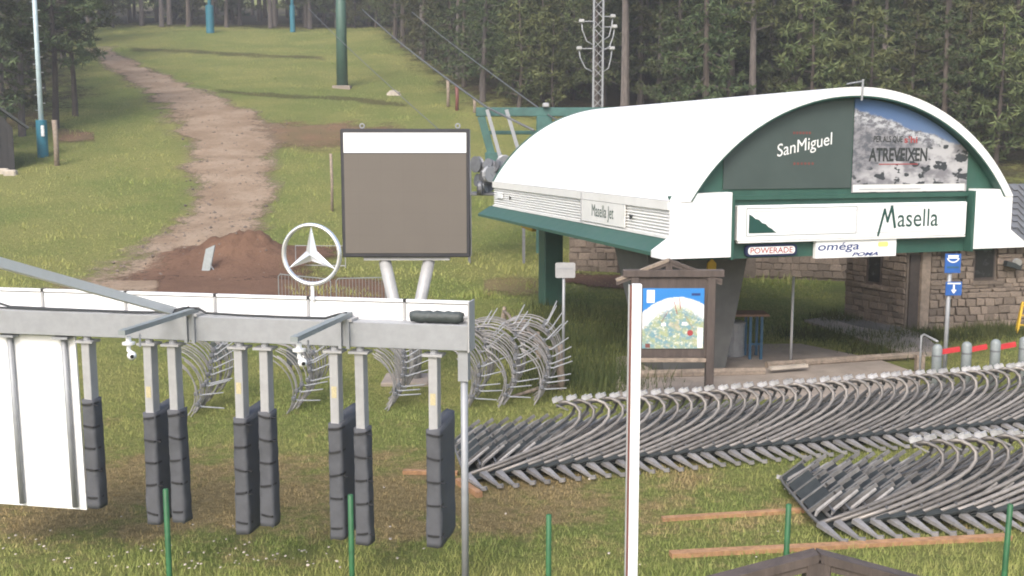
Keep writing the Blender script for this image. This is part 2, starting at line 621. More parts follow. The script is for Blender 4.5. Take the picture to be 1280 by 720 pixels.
def g2(px, py):
    p = G(px, py)
    return Vector((p.x, p.y))

patch_grid('dirt_track', [(g2(l, y), g2(r, y)) for l, r, y in (
    (100, 142, 52), (106, 146, 66), (140, 200, 90), (175, 265, 115), (198, 318, 138), (212, 345, 162), (222, 352, 190), (230, 345, 220),
    (235, 338, 250), (222, 332, 280), (185, 330, 305), (130, 335, 330), (85, 350, 360), (60, 370, 392))], 'gravel', 0.045, 34, 7)
patch_grid('side_track', [(g2(280, 138), g2(275, 190)), (g2(340, 145), g2(330, 192)), (g2(400, 150), g2(395, 190)), (g2(460, 155), g2(460, 185)), (g2(520, 158), g2(525, 180))], 'red_soil', 0.03, 20, 8)
patch_grid('soil_strip', [(g2(190, 346), g2(170, 392)), (g2(260, 342), g2(240, 392)), (g2(350, 344), g2(345, 392)), (g2(440, 348), g2(450, 388)), (g2(500, 352), g2(510, 380))], 'brown_soil', 0.07, 20, 8)
patch_grid('soil_strip', [(g2(690, 338), g2(680, 350)), (g2(740, 342), g2(735, 360)), (g2(800, 346), g2(800, 364)), (g2(860, 350), g2(860, 366))], 'brown_soil', 0.04, 12, 8)
patch_grid('straw_verge', [(g2(600, 345), g2(600, 372)), (g2(640, 342), g2(640, 374)), (g2(690, 348), g2(690, 372))], 'straw_patch', 0.03, 12, 8)
patch_grid('track_rut', [(g2(150, 58), g2(150, 64)), (g2(230, 61), g2(230, 67)), (g2(330, 67), g2(330, 73)), (g2(420, 71), g2(420, 77))], 'damp_rut', 0.03, 10, 10)
patch_grid('track_rut', [(g2(260, 110), g2(260, 116)), (g2(350, 117), g2(350, 124)), (g2(440, 121), g2(440, 128)), (g2(520, 128), g2(520, 135))], 'damp_rut', 0.03, 10, 10)
patch_grid('bank_scar', [(g2(70, 160), g2(66, 178)), (g2(95, 160), g2(95, 180)), (g2(120, 166), g2(122, 178))], 'red_soil', 0.03, 10, 8)

MC = G(285, 344)
def mound_h(x, y):
    dx, dy = (x - MC.x - 0.1) / 1.75, (y - MC.y - 2.4) / 1.5
    r2 = dx * dx + dy * dy
    n = mnoise.noise(Vector((x * 0.9, y * 0.9, 0))) * 0.42 + mnoise.noise(Vector((x * 2.7, y * 2.7, 5))) * 0.26 + mnoise.noise(Vector((x * 6.1, y * 6.1, 9))) * 0.14
    b = 0.95 * math.exp(-r2 * 1.1)
    dx2, dy2 = (x - MC.x + 2.6) / 1.3, (y - MC.y - 2.0) / 1.2
    b += 0.3 * math.exp(-(dx2 * dx2 + dy2 * dy2))
    return b * (1 + n)
patch_grid('dirt_mound', [(Vector((MC.x - 3.3, MC.y - 1.4 + k * 0.6)), Vector((MC.x + 3.6, MC.y - 1.4 + k * 0.6))) for k in range(12)], 'brown_soil', 0.06, 70, 5, mound_h)

# forest floor: edge of the wood from the right, behind the station, up to the crest
EDGE = [(60, 46), (24, 56), (12, 63), (2, 74), (-2.3, 77.5), (-6, 92), (-11.5, 112), (-16, 131), (-30, 134), (-60, 136), (-110, 140)]
rows = [(Vector(p), Vector((p[0] * (1 if p[0] < 0 else 1) , p[1] + 70))) for p in EDGE]
patch_grid('forest_floor', [(a - Vector((0, 2)), b) for a, b in rows], 'needle_litter', 0.05, 40, 4)
patch_grid('forest_floor', [(Vector((-62, 60)), Vector((-27.5, 66))), (Vector((-62, 85)), Vector((-33, 85))), (Vector((-70, 110)), Vector((-43, 110))), (Vector((-80, 140)), Vector((-54, 136)))], 'needle_litter', 0.055, 20, 5)

def ground_sheet(name, pts, m, lift=0.02, label=None):
    """flat paved sheet with thickness"""
    q = [G(px, py) for px, py in pts]
    z = max(p.z for p in q) + lift
    mb = MB()
    mb.prism([(p.x, p.y) for p in q], lambda a, b, d: Vector((a, b, d)), z, z - 0.25)
    return mb.build(name, m, kind='structure')
ground_sheet('concrete_terrace', [(770, 500), (770, 448), (880, 432), (1000, 431), (1100, 452), (1150, 470), (1150, 500)], 'concrete', 0.03)
ground_sheet('concrete_path', [(1005, 402), (1060, 394), (1150, 420), (1180, 445), (1130, 447), (1070, 425)], 'concrete', 0.035)
ground_sheet('door_mat_slab', [(1040, 402), (1070, 398), (1128, 412), (1120, 420), (1075, 412)], 'concrete_dark', 0.05)

# ------------------------------------------------------------------ station
def S(t, s, z):
    return Vector((3.19 + 0.955 * t - 0.298 * s, 21.0 + 0.298 * t + 0.955 * s, z))
SF = lambda p: S(p.x, p.y, p.z)
st = thing('lift_station', 'white barrel-roofed chairlift station with green gable and advertising panels', 'lift station', S(3.9, 6, 0))
HW, ZE, ZA = 3.9, 3.93, 6.17
RR = (HW ** 2 + (ZA - ZE) ** 2) / (2 * (ZA - ZE))
CZ = ZA - RR
def arc(r, zmin, n=40):
    a = math.acos(max(-1, min(1, (zmin - CZ) / r)))
    return [(HW + r * math.sin(-a + 2 * a * i / n), CZ + r * math.cos(-a + 2 * a * i / n)) for i in range(n + 1)]
SL = 12.6
# roof shell in four bays with fine joints
outer, inner = arc(RR, ZE), arc(RR - 0.17, ZE)
prof = outer + inner[::-1]
bays = [-0.22, 3.2, 6.4, 9.5, SL]
for i in range(4):
    MB(SF).prism(prof, lambda a, b, d: Vector((a, d, b)), bays[i] + (0.006 if i else 0), bays[i + 1] - 0.006).build('roof_panel', 'white_roof', st, smooth=False)
# thin dark edging along the far and near rim
oe = arc(RR + 0.03, ZE)
MB(SF).prism(oe + arc(RR + 0.002, ZE)[::-1], lambda a, b, d: Vector((a, d, b)), SL - 0.05, SL + 0.03).build('roof_trim', 'green_paint', st)
ie = arc(RR - 0.172, ZE)
MB(SF).prism(ie + arc(RR - 0.20, ZE)[::-1], lambda a, b, d: Vector((a, d, b)), -0.215, 0.0).build('roof_trim', 'green_paint', st)
# gable walls
gp = arc(RR - 0.175, 3.9)
gw = [(0.25, 2.77)] + [(0.25, 3.9)] + gp + [(7.55, 3.9), (7.55, 2.77)]
MB(SF).prism(gw, lambda a, b, d: Vector((a, d, b)), 0.02, 0.12).build('gable_wall', 'green_paint', st)
MB(SF).prism(gw, lambda a, b, d: Vector((a, d, b)), SL - 0.2, SL - 0.1).build('gable_wall', 'green_paint', st)
MB(SF).box((0.05, 0.15, 2.9), (7.75, SL - 0.25, 3.0)).build('soffit', 'dark_soffit', st)
MB(SF).box((1.1, -0.06, 3.94), (6.9, 0.01, 4.03)).build('gable_rail', 'green_paint', st)
# corner pieces
def corner(t0, sgn, wd):
    f = lambda a: t0 + sgn * a
    poly = [(f(0), 3.90), (f(0.12), 4.08), (f(wd), 4.10), (f(wd), 2.83), (f(-0.38), 2.83), (f(-0.38), 2.96), (f(0), 3.22)]
    MB(SF).prism(poly, lambda a, b, d: Vector((a, d, b)), -0.20, 0.30).build('corner_cladding', 'white_paint', st)
    MB(SF).box((min(f(wd + 0.003), f(wd + 0.06)), -0.215, 2.775), (max(f(wd + 0.003), f(wd + 0.06)), 0.015, 4.06)).build('corner_strip', 'green_paint', st)
    MB(SF).prism([(f(0.02), 3.9), (f(-0.02), 4.02), (f(0.42), 4.02), (f(0.25), 4.16), (f(0.55), 4.16), (f(0.55), 3.95)], lambda a, b, d: Vector((a, d, b)), 0.31, 0.36).build('corner_trim', 'green_paint', st)
corner(0, 1, 1.10)
corner(7.8, -1, 0.96)
# side fascia (left and right): ribbed sheet
for t0, sg in ((0.0, 1), (7.8, -1)):
    mb = MB(SF)
    zz = 3.22
    k = 0
    n = 8
    prof2 = []
    for i in range(n * 2 + 1):
        z = 3.22 + (3.74 - 3.22) * i / (n * 2)
        prof2.append((t0 + sg * (0.045 if i % 2 else 0.0), z))
    prof2 = prof2 + [(t0 + sg * 0.1, 3.74), (t0 + sg * 0.1, 3.22)]
    fa = mb.prism(prof2, lambda a, b, d: Vector((a, d, b)), 0.32, SL).build('side_fascia', 'cream_panel', st)
    MB(SF).box((min(t0 - sg * 0.03, t0 + sg * 0.1), 0.32, 3.745), (max(t0 - sg * 0.03, t0 + sg * 0.1), SL + 0.02, 3.92)).build('eave_trim', 'cream_panel', st)
    MB(SF).box((min(t0 - sg * 0.02, t0 + sg * 0.1), 0.32, 3.17), (max(t0 - sg * 0.02, t0 + sg * 0.1), SL + 0.02, 3.215)).build('lower_trim', 'cream_panel', st)
    sk = [(t0, 3.165), (t0 - sg * 0.40, 2.93), (t0 - sg * 0.40, 2.86), (t0 - sg * 0.05, 2.86), (t0 + sg * 0.1, 3.0), (t0 + sg * 0.1, 3.165)]
    MB(SF).prism(sk, lambda a, b, d: Vector((a, d, b)), 0.31, SL + 0.35).build('skirt', 'green_paint', st)
# side sign on the left fascia
ss = MB(SF).box((-0.035, 2.45, 3.24), (-0.004, 5.0, 3.735)).build('side_sign', 'cream_panel', st)
lettering('Masella Jet', (4.35, 3.05, 3.30, 3.66), lambda a, b: S(-0.041, a, b), 'letter_green', ss)
MB(SF).box((-0.045, 5.0, 3.2), (-0.004, 5.07, 3.9)).build('fascia_joint', 'grey_panel_line', st)
MB(SF).box((-0.04, 11.6, 3.45), (-0.006, 12.2, 3.62)).build('notice_plate', 'map_print_label', st)
for s_ in (10.9, 2.2):
    MB(SF).prism([(s_, 3.44), (s_, 3.56), (s_ - 0.12, 3.5)], lambda a, b, d: Vector((d, a, b)), -0.03, -0.002).build('arrow_mark', 'letter_dark', st)
# front sign box
t_a, t_b = 1.27, 6.70
sg_ = MB(SF).bbox((t_a, -0.13, 3.13), (t_b, 0.015, 3.83), 0.015).build('front_sign', 'white_paint', st)
MB(SF).box((t_a + 0.02, -0.145, 3.09), (t_b - 0.02, -0.02, 3.127)).build('sign_ledge', 'cream_panel', st)
FN = lambda d: (lambda a, b: S(a, d, b))
def frame_lines(a0, a1, b0, b1, d, wd, m, parent, nm='sign_border'):
    mb = MB(SF)
    for (x0, x1, z0, z1) in ((a0, a1, b0, b0 + wd), (a0, a1, b1 - wd, b1), (a0, a0 + wd, b0 + wd, b1 - wd), (a1 - wd, a1, b0 + wd, b1 - wd)):
        mb.add([(x0, d, z0), (x1, d, z0), (x1, d, z1), (x0, d, z1)], [(0, 1, 2, 3)])
    mb.build(nm, m, parent)
frame_lines(1.46, 4.0, 3.22, 3.78, -0.133, 0.016, 'gate_grey', sg_)
frame_lines(4.02, 6.55, 3.22, 3.78, -0.133, 0.014, 'grey_panel_line', sg_)
frame_lines(3.02, 4.0, 3.26, 3.70, -0.134, 0.008, 'grey_panel_line', sg_, 'table_border')
mtn = [(1.52, 3.28), (1.52, 3.66), (1.60, 3.62), (1.66, 3.57), (1.74, 3.55), (1.82, 3.48), (1.90, 3.46), (1.96, 3.40), (2.04, 3.36), (2.10, 3.31), (2.16, 3.28)]
MB(SF).add([(a, -0.134, b) for a, b in mtn], [tuple(range(len(mtn)))]).build('mountain_emblem', 'letter_green', sg_)
for z in (3.64, 3.53, 3.42, 3.31):
    for a0, a1 in ((3.08, 3.42), (3.58, 3.92)):
        MB(SF).add([(a0, -0.135, z), (a1, -0.135, z), (a1, -0.135, z + 0.022), (a0, -0.135, z + 0.022)], [(0, 1, 2, 3)]).build('price_line', 'map_print_label', sg_)
MB(SF).add([(1.6, -0.135, 3.70), (2.0, -0.135, 3.70), (2.0, -0.135, 3.715), (1.6, -0.135, 3.715)], [(0, 1, 2, 3)]).build('price_line', 'grey_panel_line', sg_)
MB(SF).add([(2.3, -0.135, 3.29), (2.9, -0.135, 3.29), (2.9, -0.135, 3.32), (2.3, -0.135, 3.32)], [(0, 1, 2, 3)]).build('price_line', 'map_print_label', sg_)
# the M is drawn as strokes like a ski trace, then the rest of the word
mb = MB(SF)
def stroke(pts, wd, d):
    for (a, b), (c, e) in zip(pts[:-1], pts[1:]):
        v = Vector((c - a, e - b)).normalized()
        nrm = Vector((-v.y, v.x)) * wd / 2
        ex = v * wd * 0.35
        mb.add([(a + nrm.x - ex.x, d, b + nrm.y - ex.y), (a - nrm.x - ex.x, d, b - nrm.y - ex.y), (c - nrm.x + ex.x, d, e - nrm.y + ex.y), (c + nrm.x + ex.x, d, e + nrm.y + ex.y)], [(0, 1, 2, 3)])
stroke([(4.52, 3.17), (4.66, 3.70)], 0.055, -0.134)
stroke([(4.66, 3.70), (4.735, 3.45)], 0.05, -0.1345)
stroke([(4.735, 3.45), (4.83, 3.76)], 0.055, -0.135)
stroke([(4.83, 3.76), (4.92, 3.33)], 0.06, -0.1355)
mb.build('lettering', 'letter_green', sg_)
lettering('asella', (4.98, 5.98, 3.33, 3.70), FN(-0.135), 'letter_green', sg_, bold=0.004)
# lower plates
def rrect(a0, a1, b0, b1, r, n=5):
    pts = []
    for cx, cz, st_ in ((a1 - r, b0 + r, -90), (a1 - r, b1 - r, 0), (a0 + r, b1 - r, 90), (a0 + r, b0 + r, 180)):
        for k in range(n + 1):
            th = R(st_ + 90 * k / n)
            pts.append((cx + r * math.cos(th), cz + r * math.sin(th)))
    return pts
pw = MB(SF).prism(rrect(1.50, 2.66, 2.81, 3.04, 0.08), lambda a, b, d: Vector((a, d, b)), -0.08, 0.0).build('sponsor_plate', 'letter_navy', st)
MB(SF).add([(a, -0.083, b) for a, b in rrect(1.55, 2.61, 2.85, 3.0, 0.06)], [tuple(range(24))]).build('plate_field', 'letter_white', pw)
lettering('POWERADE', (1.60, 2.56, 2.868, 2.985), FN(-0.086), 'letter_red', pw, bold=0.012)
om = MB(SF).box((3.08, -0.10, 2.73), (5.0, -0.004, 3.085)).build('maker_plate', 'white_paint', st)
lettering('oméga', (3.13, 4.10, 2.835, 3.045), FN(-0.104), 'letter_blue', om, shear=0.15, bold=0.01)
lettering('POMA', (3.93, 4.56, 2.75, 2.83), FN(-0.105), 'letter_blue', om, shear=0.35, bold=0.03)
MB(SF).add([(a, -0.105, b) for a, b in rrect(4.55, 4.8, 2.93, 3.03, 0.04)], [tuple(range(24))]).build('plate_mark', 'letter_yellow', om)
# posters on the gable
def clip_poster(t0, t1, z0, r, n=30):
    pts = [(t0, z0), (t1, z0)]
    up = []
    for i in range(n + 1):
        t = t1 + (t0 - t1) * i / n
        up.append((t, max(z0, CZ + math.sqrt(max(0, r * r - (t - HW) ** 2)))))
    return pts + up
def poster_mat():
    t = NT('snow_poster_print')
    uv = t.node('ShaderNodeAttribute', attribute_name='puv')
    sp = t.node('ShaderNodeSeparateXYZ')
    t.link(uv.outputs['Vector'], sp.inputs[0])
    u, v = sp.outputs['X'], sp.outputs['Y']
    sc = t.node('ShaderNodeMapping')
    sc.inputs['Scale'].default_value = (1, 1, 1)
    t.link(uv.outputs['Vector'], sc.inputs['Vector'])
    q = sc.outputs['Vector']
    n1 = t.noise(q, 5, 8, 0.65)
    n2 = t.noise(q, 13, 6, 0.7)
    n3 = t.noise(q, 3, 4)
    skyc = t.mix(v, (0.20, 0.26, 0.36), (0.06, 0.12, 0.26))
    ridge = t.math('ADD', t.math('MULTIPLY_ADD', u, -0.42, 0.90), t.math('MULTIPLY', t.math('SUBTRACT', n1, 0.5), 0.16))
    snow = t.mix(t.sstep(n2, 0.42, 0.58), (0.13, 0.13, 0.15), (0.46, 0.47, 0.49))
    far = t.mix(t.sstep(n2, 0.4, 0.6), (0.10, 0.105, 0.12), (0.24, 0.235, 0.25))
    depth = t.math('SUBTRACT', ridge, v)
    body = t.mix(t.sstep(depth, 0.06, 0.2), snow, far)
    # lower piste: light snow with dark trees and skiers
    piste = t.mix(t.sstep(n3, 0.40, 0.54), (0.19, 0.185, 0.20), (0.42, 0.415, 0.425))
    piste = t.mix(t.sstep(t.noise(q, 9, 3, 0.5), 0.545, 0.575), piste, (0.04, 0.045, 0.05))
    pm = t.math('ADD', t.math('MULTIPLY_ADD', u, -0.55, 0.62), t.math('MULTIPLY', t.math('SUBTRACT', n3, 0.5), 0.4))
    pmask = t.sstep(t.math('SUBTRACT', v, t.math('SUBTRACT', 0.78, pm)), 0.08, -0.06)
    body = t.mix(pmask, body, piste)
    c = t.mix(t.sstep(depth, -0.01, 0.015), skyc, body)
    t.link(c, t.b.inputs['Base Color'])
    t.b.inputs['Roughness'].default_value = 0.5
    MATS['snow_poster'] = t.m
poster_mat()
def poster(name, t0, t1, z0, r, d, m):
    pl = clip_poster(t0, t1, z0, r)
    o = MB(SF).prism(pl, lambda a, b, dd: Vector((a, dd, b)), d, d + 0.02).build(name, m, st)
    at = o.data.attributes.new('puv', 'FLOAT_VECTOR', 'POINT')
    for i, (a, b) in enumerate(pl + pl):
        at.data[i].vector = ((a - t0) / (t1 - t0), (b - z0) / 1.9, 0)
    return o
po1 = poster('beer_poster', 1.0, 3.9, 4.15, RR - 0.26, -0.008, 'dark_poster')
po2 = poster('snow_poster', 3.93, 6.75, 4.05, RR - 0.22, -0.012, 'snow_poster')
MB(SF).add([(3.95, -0.016, 4.06), (6.70, -0.016, 4.06), (6.70, -0.016, 4.21), (3.95, -0.016, 4.21)], [(0, 1, 2, 3)]).build('poster_footer', 'cream_panel', po2)
MB(SF).add([(4.1, -0.02, 4.10), (5.6, -0.02, 4.10), (5.6, -0.02, 4.125), (4.1, -0.02, 4.125)], [(0, 1, 2, 3)]).build('footer_line', 'grey_panel_line', po2)
lettering('SanMiguel', (2.18, 3.42, 4.70, 5.03), FN(-0.012), 'letter_white', po1, slope=0.2)
for a0, a1, z in ((2.52, 2.95, 5.23), (2.55, 3.05, 4.62)):
    for k in range(6):
        w0 = a0 + (a1 - a0) * k / 6
        MB(SF).add([(w0, -0.012, z), (w0 + 0.05, -0.012, z), (w0 + 0.05, -0.012, z + 0.05), (w0, -0.012, z + 0.05)], [(0, 1, 2, 3)]).build('small_print', 'letter_brown', po1)
lettering('ATREVEIXEN', (4.30, 5.72, 4.68, 4.96), FN(-0.018), 'letter_dark', po2, bold=0.03)
lettering('PER ALS QUE', (4.40, 5.10, 5.05, 5.20), FN(-0.018), 'letter_dark', po2, bold=0.02)
lettering("s'hi", (5.14, 5.46, 5.06, 5.20), FN(-0.018), 'letter_red', po2, bold=0.02)
MB(SF).add([(4.55, -0.018, 4.615), (5.5, -0.018, 4.615), (5.5, -0.018, 4.635), (4.55, -0.018, 4.635)], [(0, 1, 2, 3)]).build('poster_underline', 'letter_red', po2)
# lamp mast on the ridge
mb = MB(SF)
mb.tube([(3.92, -0.24, 5.9), (3.92, -0.26, 6.32)], 0.022, 6)
mb.tube([(3.92, -0.26, 6.28), (3.55, -0.26, 6.22)], 0.015, 6)
mb.build('ridge_lamp_mast', 'galvanised', st)
# rear column, front pylon, yellow catch frames
c0 = S(1.75, 12.0, 0)
MB(SF).bbox((1.4, 11.85, -0.1), (2.0, 12.45, 2.9), 0.03).build('rear_column', 'green_paint', st)
for s_, t_ in ((12.5, 0.9), (11.0, 2.3), (9.8, 2.1)):
    MB(SF).bar((t_, s_, 2.6), (t_ + 0.15, s_ - 0.7, 2.5), 0.14).build('bumper_bar', 'yellow_paint', st)
def pyl(p):
    return S(p.x, p.y, p.z)
mb = MB(SF)
mb.add([(0.1, 1.6, 2.9), (2.55, 1.6, 2.9), (2.55, 3.4, 2.9), (0.1, 3.4, 2.9), (0.75, 1.9, -0.1), (2.15, 1.9, -0.1), (2.15, 3.1, -0.1), (0.75, 3.1, -0.1)], [(0, 3, 2, 1), (4, 5, 6, 7), (0, 1, 5, 4), (1, 2, 6, 5), (2, 3, 7, 6), (3, 0, 4, 7)])
mb.build('front_pylon', 'pylon_grey', st)
pl0 = S(1.35, 1.66, 2.3)
MB(SF).prism([(1.55, 2.28), (1.75, 2.28), (1.75, 2.5), (1.65, 2.6), (1.55, 2.5)], lambda a, b, d: Vector((a, d, b)), 1.6, 1.66).build('warning_plate', 'yellow_paint', st)

# ------------------------------------------------------------------ stone buildings
def stone_wall_pieces(parent, A, B, z0, z1, outward, openings, rowh=0.17, seed=1, mats='stone', maxn=400):
    """dressed stones with recessed joints on the face from A to B; openings are (u0, u1, v0, v1) in metres"""
    rnd = random.Random(seed)
    L = (B - A).length
    u = (B - A).normalized()
    protos = []
    for k in range(5):
        mb = MB()
        pts = []
        for x in (-0.5, 0.5):
            for z in (-0.5, 0.5):
                pts.append((x, z))
        j = lambda: rnd.uniform(-0.11, 0.11)
        back = [(-0.5 + j(), 0.6, -0.5 + j()), (0.5 + j(), 0.6, -0.5 + j()), (0.5 + j(), 0.6, 0.5 + j()), (-0.5 + j(), 0.6, 0.5 + j())]
        front = [(x * 0.98, -0.25, z * 0.96) for x, _, z in back]
        face = [(x * 0.84 + j() * 0.5, -0.5 + j(), z * 0.78 + j() * 0.5) for x, _, z in back]
        mb.add(back + front + face, [(3, 2, 1, 0), (0, 1, 5, 4), (1, 2, 6, 5), (2, 3, 7, 6), (3, 0, 4, 7), (4, 5, 9, 8), (5, 6, 10, 9), (6, 7, 11, 10), (7, 4, 8, 11), (8, 9, 10, 11)])
        me = bpy.data.meshes.new('stone')
        me.from_pydata([tuple(p) for p in mb.v], [], mb.f)
        me.materials.append(MATS[mats])
        protos.append(me)
    ang = math.atan2(u.y, u.x)
    off = OFF[parent.name]
    z = z0
    n = 0
    while z < z1 - 0.06:
        h = min(rowh * rnd.uniform(0.65, 1.4), z1 - z)
        x = -rnd.uniform(0, 0.12)
        while x < L - 0.05:
            wd = rnd.uniform(0.18, 0.44)
            a, b = max(0.0, x), min(L, x + wd)
            x += wd
            segs = [(a, b)]
            for (o0, o1, v0, v1) in openings:
                if z + h > v0 + 0.05 and z < v1 - 0.05:
                    ns = []
                    for (p, q) in segs:
                        if q <= o0 or p >= o1:
                            ns.append((p, q))
                        else:
                            if p < o0: ns.append((p, o0))
                            if q > o1: ns.append((o1, q))
                    segs = ns
            for (p, q) in segs:
                if q - p < 0.07 or n >= maxn:
                    continue
                o = bpy.data.objects.new('stone', protos[rnd.randrange(5)])
                COL.objects.link(o)
                c = A + u * ((p + q) / 2) + outward * 0.02
                o.location = Vector((c.x, c.y, z + h / 2)) - off
                o.rotation_euler = (0, 0, ang)
                o.scale = (q - p - 0.008, 0.05 * rnd.uniform(0.6, 1.4), h - 0.008)
                o.parent = parent
                n += 1
        z += h

bc = G(1133, 413)
b_back = G(1056, 397)
bl = Vector((b_back.x - bc.x, b_back.y - bc.y, 0))
bu = bl.normalized()                       # along the side wall, going back-left
bv = Vector((-bu.y, bu.x, 0)) * -1         # along the front wall, going right
if bv.x < 0: bv = -bv
bv = (bv + Vector((0.12, -0.22, 0))).normalized()
ob = thing('stone_building', 'low stone service building with slate roof right of the station', 'building', (bc.x, bc.y, 0))
B0 = Vector((bc.x, bc.y, 0))
BH = 2.55
WL, WR = bl.length, 4.6
def BF(p): return B0 + bu * p.x + bv * p.y + Vector((0, 0, p.z))
core = MB(BF)
core.box((0.06, 0.45, -0.2), (WL - 0.04, WR, BH))
core = core.build('wall', 'mortar', ob)
jamb = MB(BF).box((-0.04, 0.36, -0.2), (0.1, 0.62, BH - 0.002)).build('door_jamb', 'stone', ob)
MB(BF).box((0.07, 0.0, -0.2), (WL, 0.44, BH - 0.004)).build('side_wall', 'mortar', ob)
out_side = -bv
out_front = -bu
stone_wall_pieces(core, B0 + bu * WL, B0 + bu * 0.1, 0.0, BH, out_side, [(0.75, 1.35, 1.15, 2.2)], 0.165, 3)
stone_wall_pieces(core, B0 + bv * 0.64 , B0 + bv * WR, 0.0, BH, out_front, [(1.35, 2.05, 1.35, 2.3), (0.28, 0.8, 2.0, 2.2)], 0.165, 5, maxn=210)
wn_ = MB(BF).box((WL - 1.33, -0.02, 1.17), (WL - 0.77, 0.03, 2.18)).build('window', 'wood_dark', ob)
MB(BF).box((WL - 1.26, -0.03, 1.25), (WL - 0.86, -0.021, 2.1)).build('pane', 'dark_glass', wn_)
MB(BF).box((WL - 1.42, -0.10, 1.07), (WL - 0.68, 0.0, 1.15)).build('sill', 'stone', wn_)
wn_ = MB(BF).box((0.03, 2.0, 1.37), (0.09, 2.68, 2.29)).build('window', 'door_brown', ob)
MB(BF).box((0.015, 2.06, 1.43), (0.029, 2.62, 2.22)).build('pane', 'dark_glass', wn_)
MB(BF).box((-0.08, 1.9, 1.24), (0.06, 2.9, 1.34)).build('sill', 'stone', wn_)
MB(BF).box((0.03, 0.93, 2.0), (0.08, 1.43, 2.19)).build('vent', 'door_brown', ob)
MB(BF).box((0.02, 0.05, 0.0), (0.062, 0.34, 2.1)).build('door', 'door_brown', ob)
# slate roof with courses
roof = thing_roof = None
rf = MB(BF)
rl, ov = WL + 0.5, 0.35
rf.prism([(-ov, BH - 0.12), (WL / 2, BH + 1.35), (WL + 2.5, BH + 1.35), (WL + 2.5, BH + 1.2), (WL / 2, BH + 1.22), (-ov, BH - 0.25)], lambda a, b, d: Vector((a, d, b)), -0.3, WR + 0.3)
roofo = rf.build('roof', 'slate', ob)
sl_me = bpy.data.meshes.new('slate')
sl_me.from_pydata([(-.5, -.5, 0), (.5, -.5, 0), (.5, .5, 0), (-.5, .5, 0), (-.49, -.49, 1), (.49, -.49, 1), (.49, .5, .2), (-.49, .5, .2)], [], [(0, 3, 2, 1), (4, 5, 6, 7), (0, 1, 5, 4), (1, 2, 6, 5), (2, 3, 7, 6), (3, 0, 4, 7)])
sl_me.materials.append(MATS['slate'])
sv = Vector((WL / 2 + ov, 0, 1.47))
slen = math.hypot(sv.x, sv.z)
for i in range(9):
    for k in range(9):
        f = (i + 0.5) / 9
        yy = 2.6 + k * 0.32 + (0.16 if i % 2 else 0)
        p = BF(Vector((-ov + sv.x * f, yy, BH - 0.10 + sv.z * f)))
        o = bpy.data.objects.new('slate', sl_me)
        COL.objects.link(o)
        zax = (BF(Vector((-sv.z, 0, sv.x))) - BF(Vector((0, 0, 0)))).normalized()
        yax = (BF(Vector((sv.x, 0, sv.z))) - BF(Vector((0, 0, 0)))).normalized()
        xax = yax.cross(zax)
        M = Matrix((xax, yax, zax)).transposed().to_4x4()
        o.matrix_local = Matrix.Translation(p - B0) @ M @ Matrix.Diagonal((0.31, slen / 9 * 1.1, 0.022, 1))
        o.parent = roofo
# wall lamp on the building
wl_ = thing('wall_floodlight', 'black floodlight on a bracket on the stone building front', 'lamp', P(1268, 333, B0.y - 0.4))
q = P(1268, 333, (B0 + bv * 3.4).y - 0.25)
wl_.location = q
OFF[wl_.name] = q
MB().bar(q + Vector((-0.3, -0.1, 0.1)), q + Vector((0.15, 0.0, -0.02)), 0.16, 0.14).build('housing', 'letter_dark', wl_)
MB().tube([q + Vector((0.15, 0.0, -0.02)), q + Vector((0.2, 0.4, -0.1))], 0.04, 6).build('bracket', 'letter_dark', wl_)
MB().tube([q + Vector((0.02, -0.12, 0.1)), q + Vector((0.02, -0.02, 0.14))], [0.13, 0.1], 10).build('reflector', 'galvanised_light', wl_)

# far masonry retaining building behind the station
fw0, fw1 = G(712, 338), G(1065, 352)
fbw = thing('masonry_building', 'long low masonry building with dark timber posts behind the station', 'building', (fw0.x, fw0.y, 0))
fu = Vector((fw1.x - fw0.x, fw1.y - fw0.y, 0))
fL = fu.length
fu.normalize()
fn_ = Vector((-fu.y, fu.x, 0))
A0 = Vector((fw0.x, fw0.y, fw0.z - 0.3))
def FF(p): return A0 + fu * p.x + fn_ * p.y + Vector((0, 0, p.z))
wcore = MB(FF).box((0, 0, 0), (fL, 3.0, 2.4)).build('wall', 'mortar', fbw)
stone_wall_pieces(wcore, A0 + Vector((0, 0, 0)), A0 + fu * min(fL, 3.4), A0.z + 0.25, A0.z + 2.0, -fn_, [], 0.24, 11, maxn=120)
stone_wall_pieces(wcore, A0 + fu * 6.6, A0 + fu * fL, A0.z + 0.25, A0.z + 2.0, -fn_, [], 0.24, 12, maxn=150)
for u_ in (1.75, 2.45):
    MB(FF).box((u_, -0.12, 0), (u_ + 0.16, -0.04, 2.39)).build('timber_post', 'wood_dark', fbw)
MB(FF).box((-0.2, -0.25, 2.41), (fL + 0.2, 3.2, 2.55)).build('roof_slab', 'slate', fbw)

# ------------------------------------------------------------------ ticket gate gantry
GR = Vector((-0.45, 11.4, 0))
gu = Vector((-0.981, 0.197, 0)).normalized()    # to the left along the beam
gn = Vector((0.197, 0.981, 0)).normalized()     # away from the camera
def GF(p): return GR + gu * p.x + gn * p.y + Vector((0, 0, p.z))
zt = P(587, 405, 11.4).z
zb = P(587, 437, 11.4).z
gan = thing('gate_gantry', 'galvanised overhead gate gantry with white panels along its top', 'gantry', GF(Vector((3, 0, 0))))
MB(GF).bbox((0, -0.1, zb), (7.4, 0.12, zt), 0.006).build('beam', 'galvanised', gan)
def along(px):                                  # position along the beam seen at pixel column px
    k = (px - 640) / F / math.cos(PITCH) * 0.985
    # solve (GR + gu*x).x = k * depth
    lo, hi = -1.0, 9.0
    for _ in range(40):
        m = (lo + hi) / 2
        q = GF(Vector((m, -0.1, zt)))
        d = q - CAM
        depth = d.dot(FW)
        if d.x / depth * F + 640 > px: lo = m
        else: hi = m
    return (lo + hi) / 2
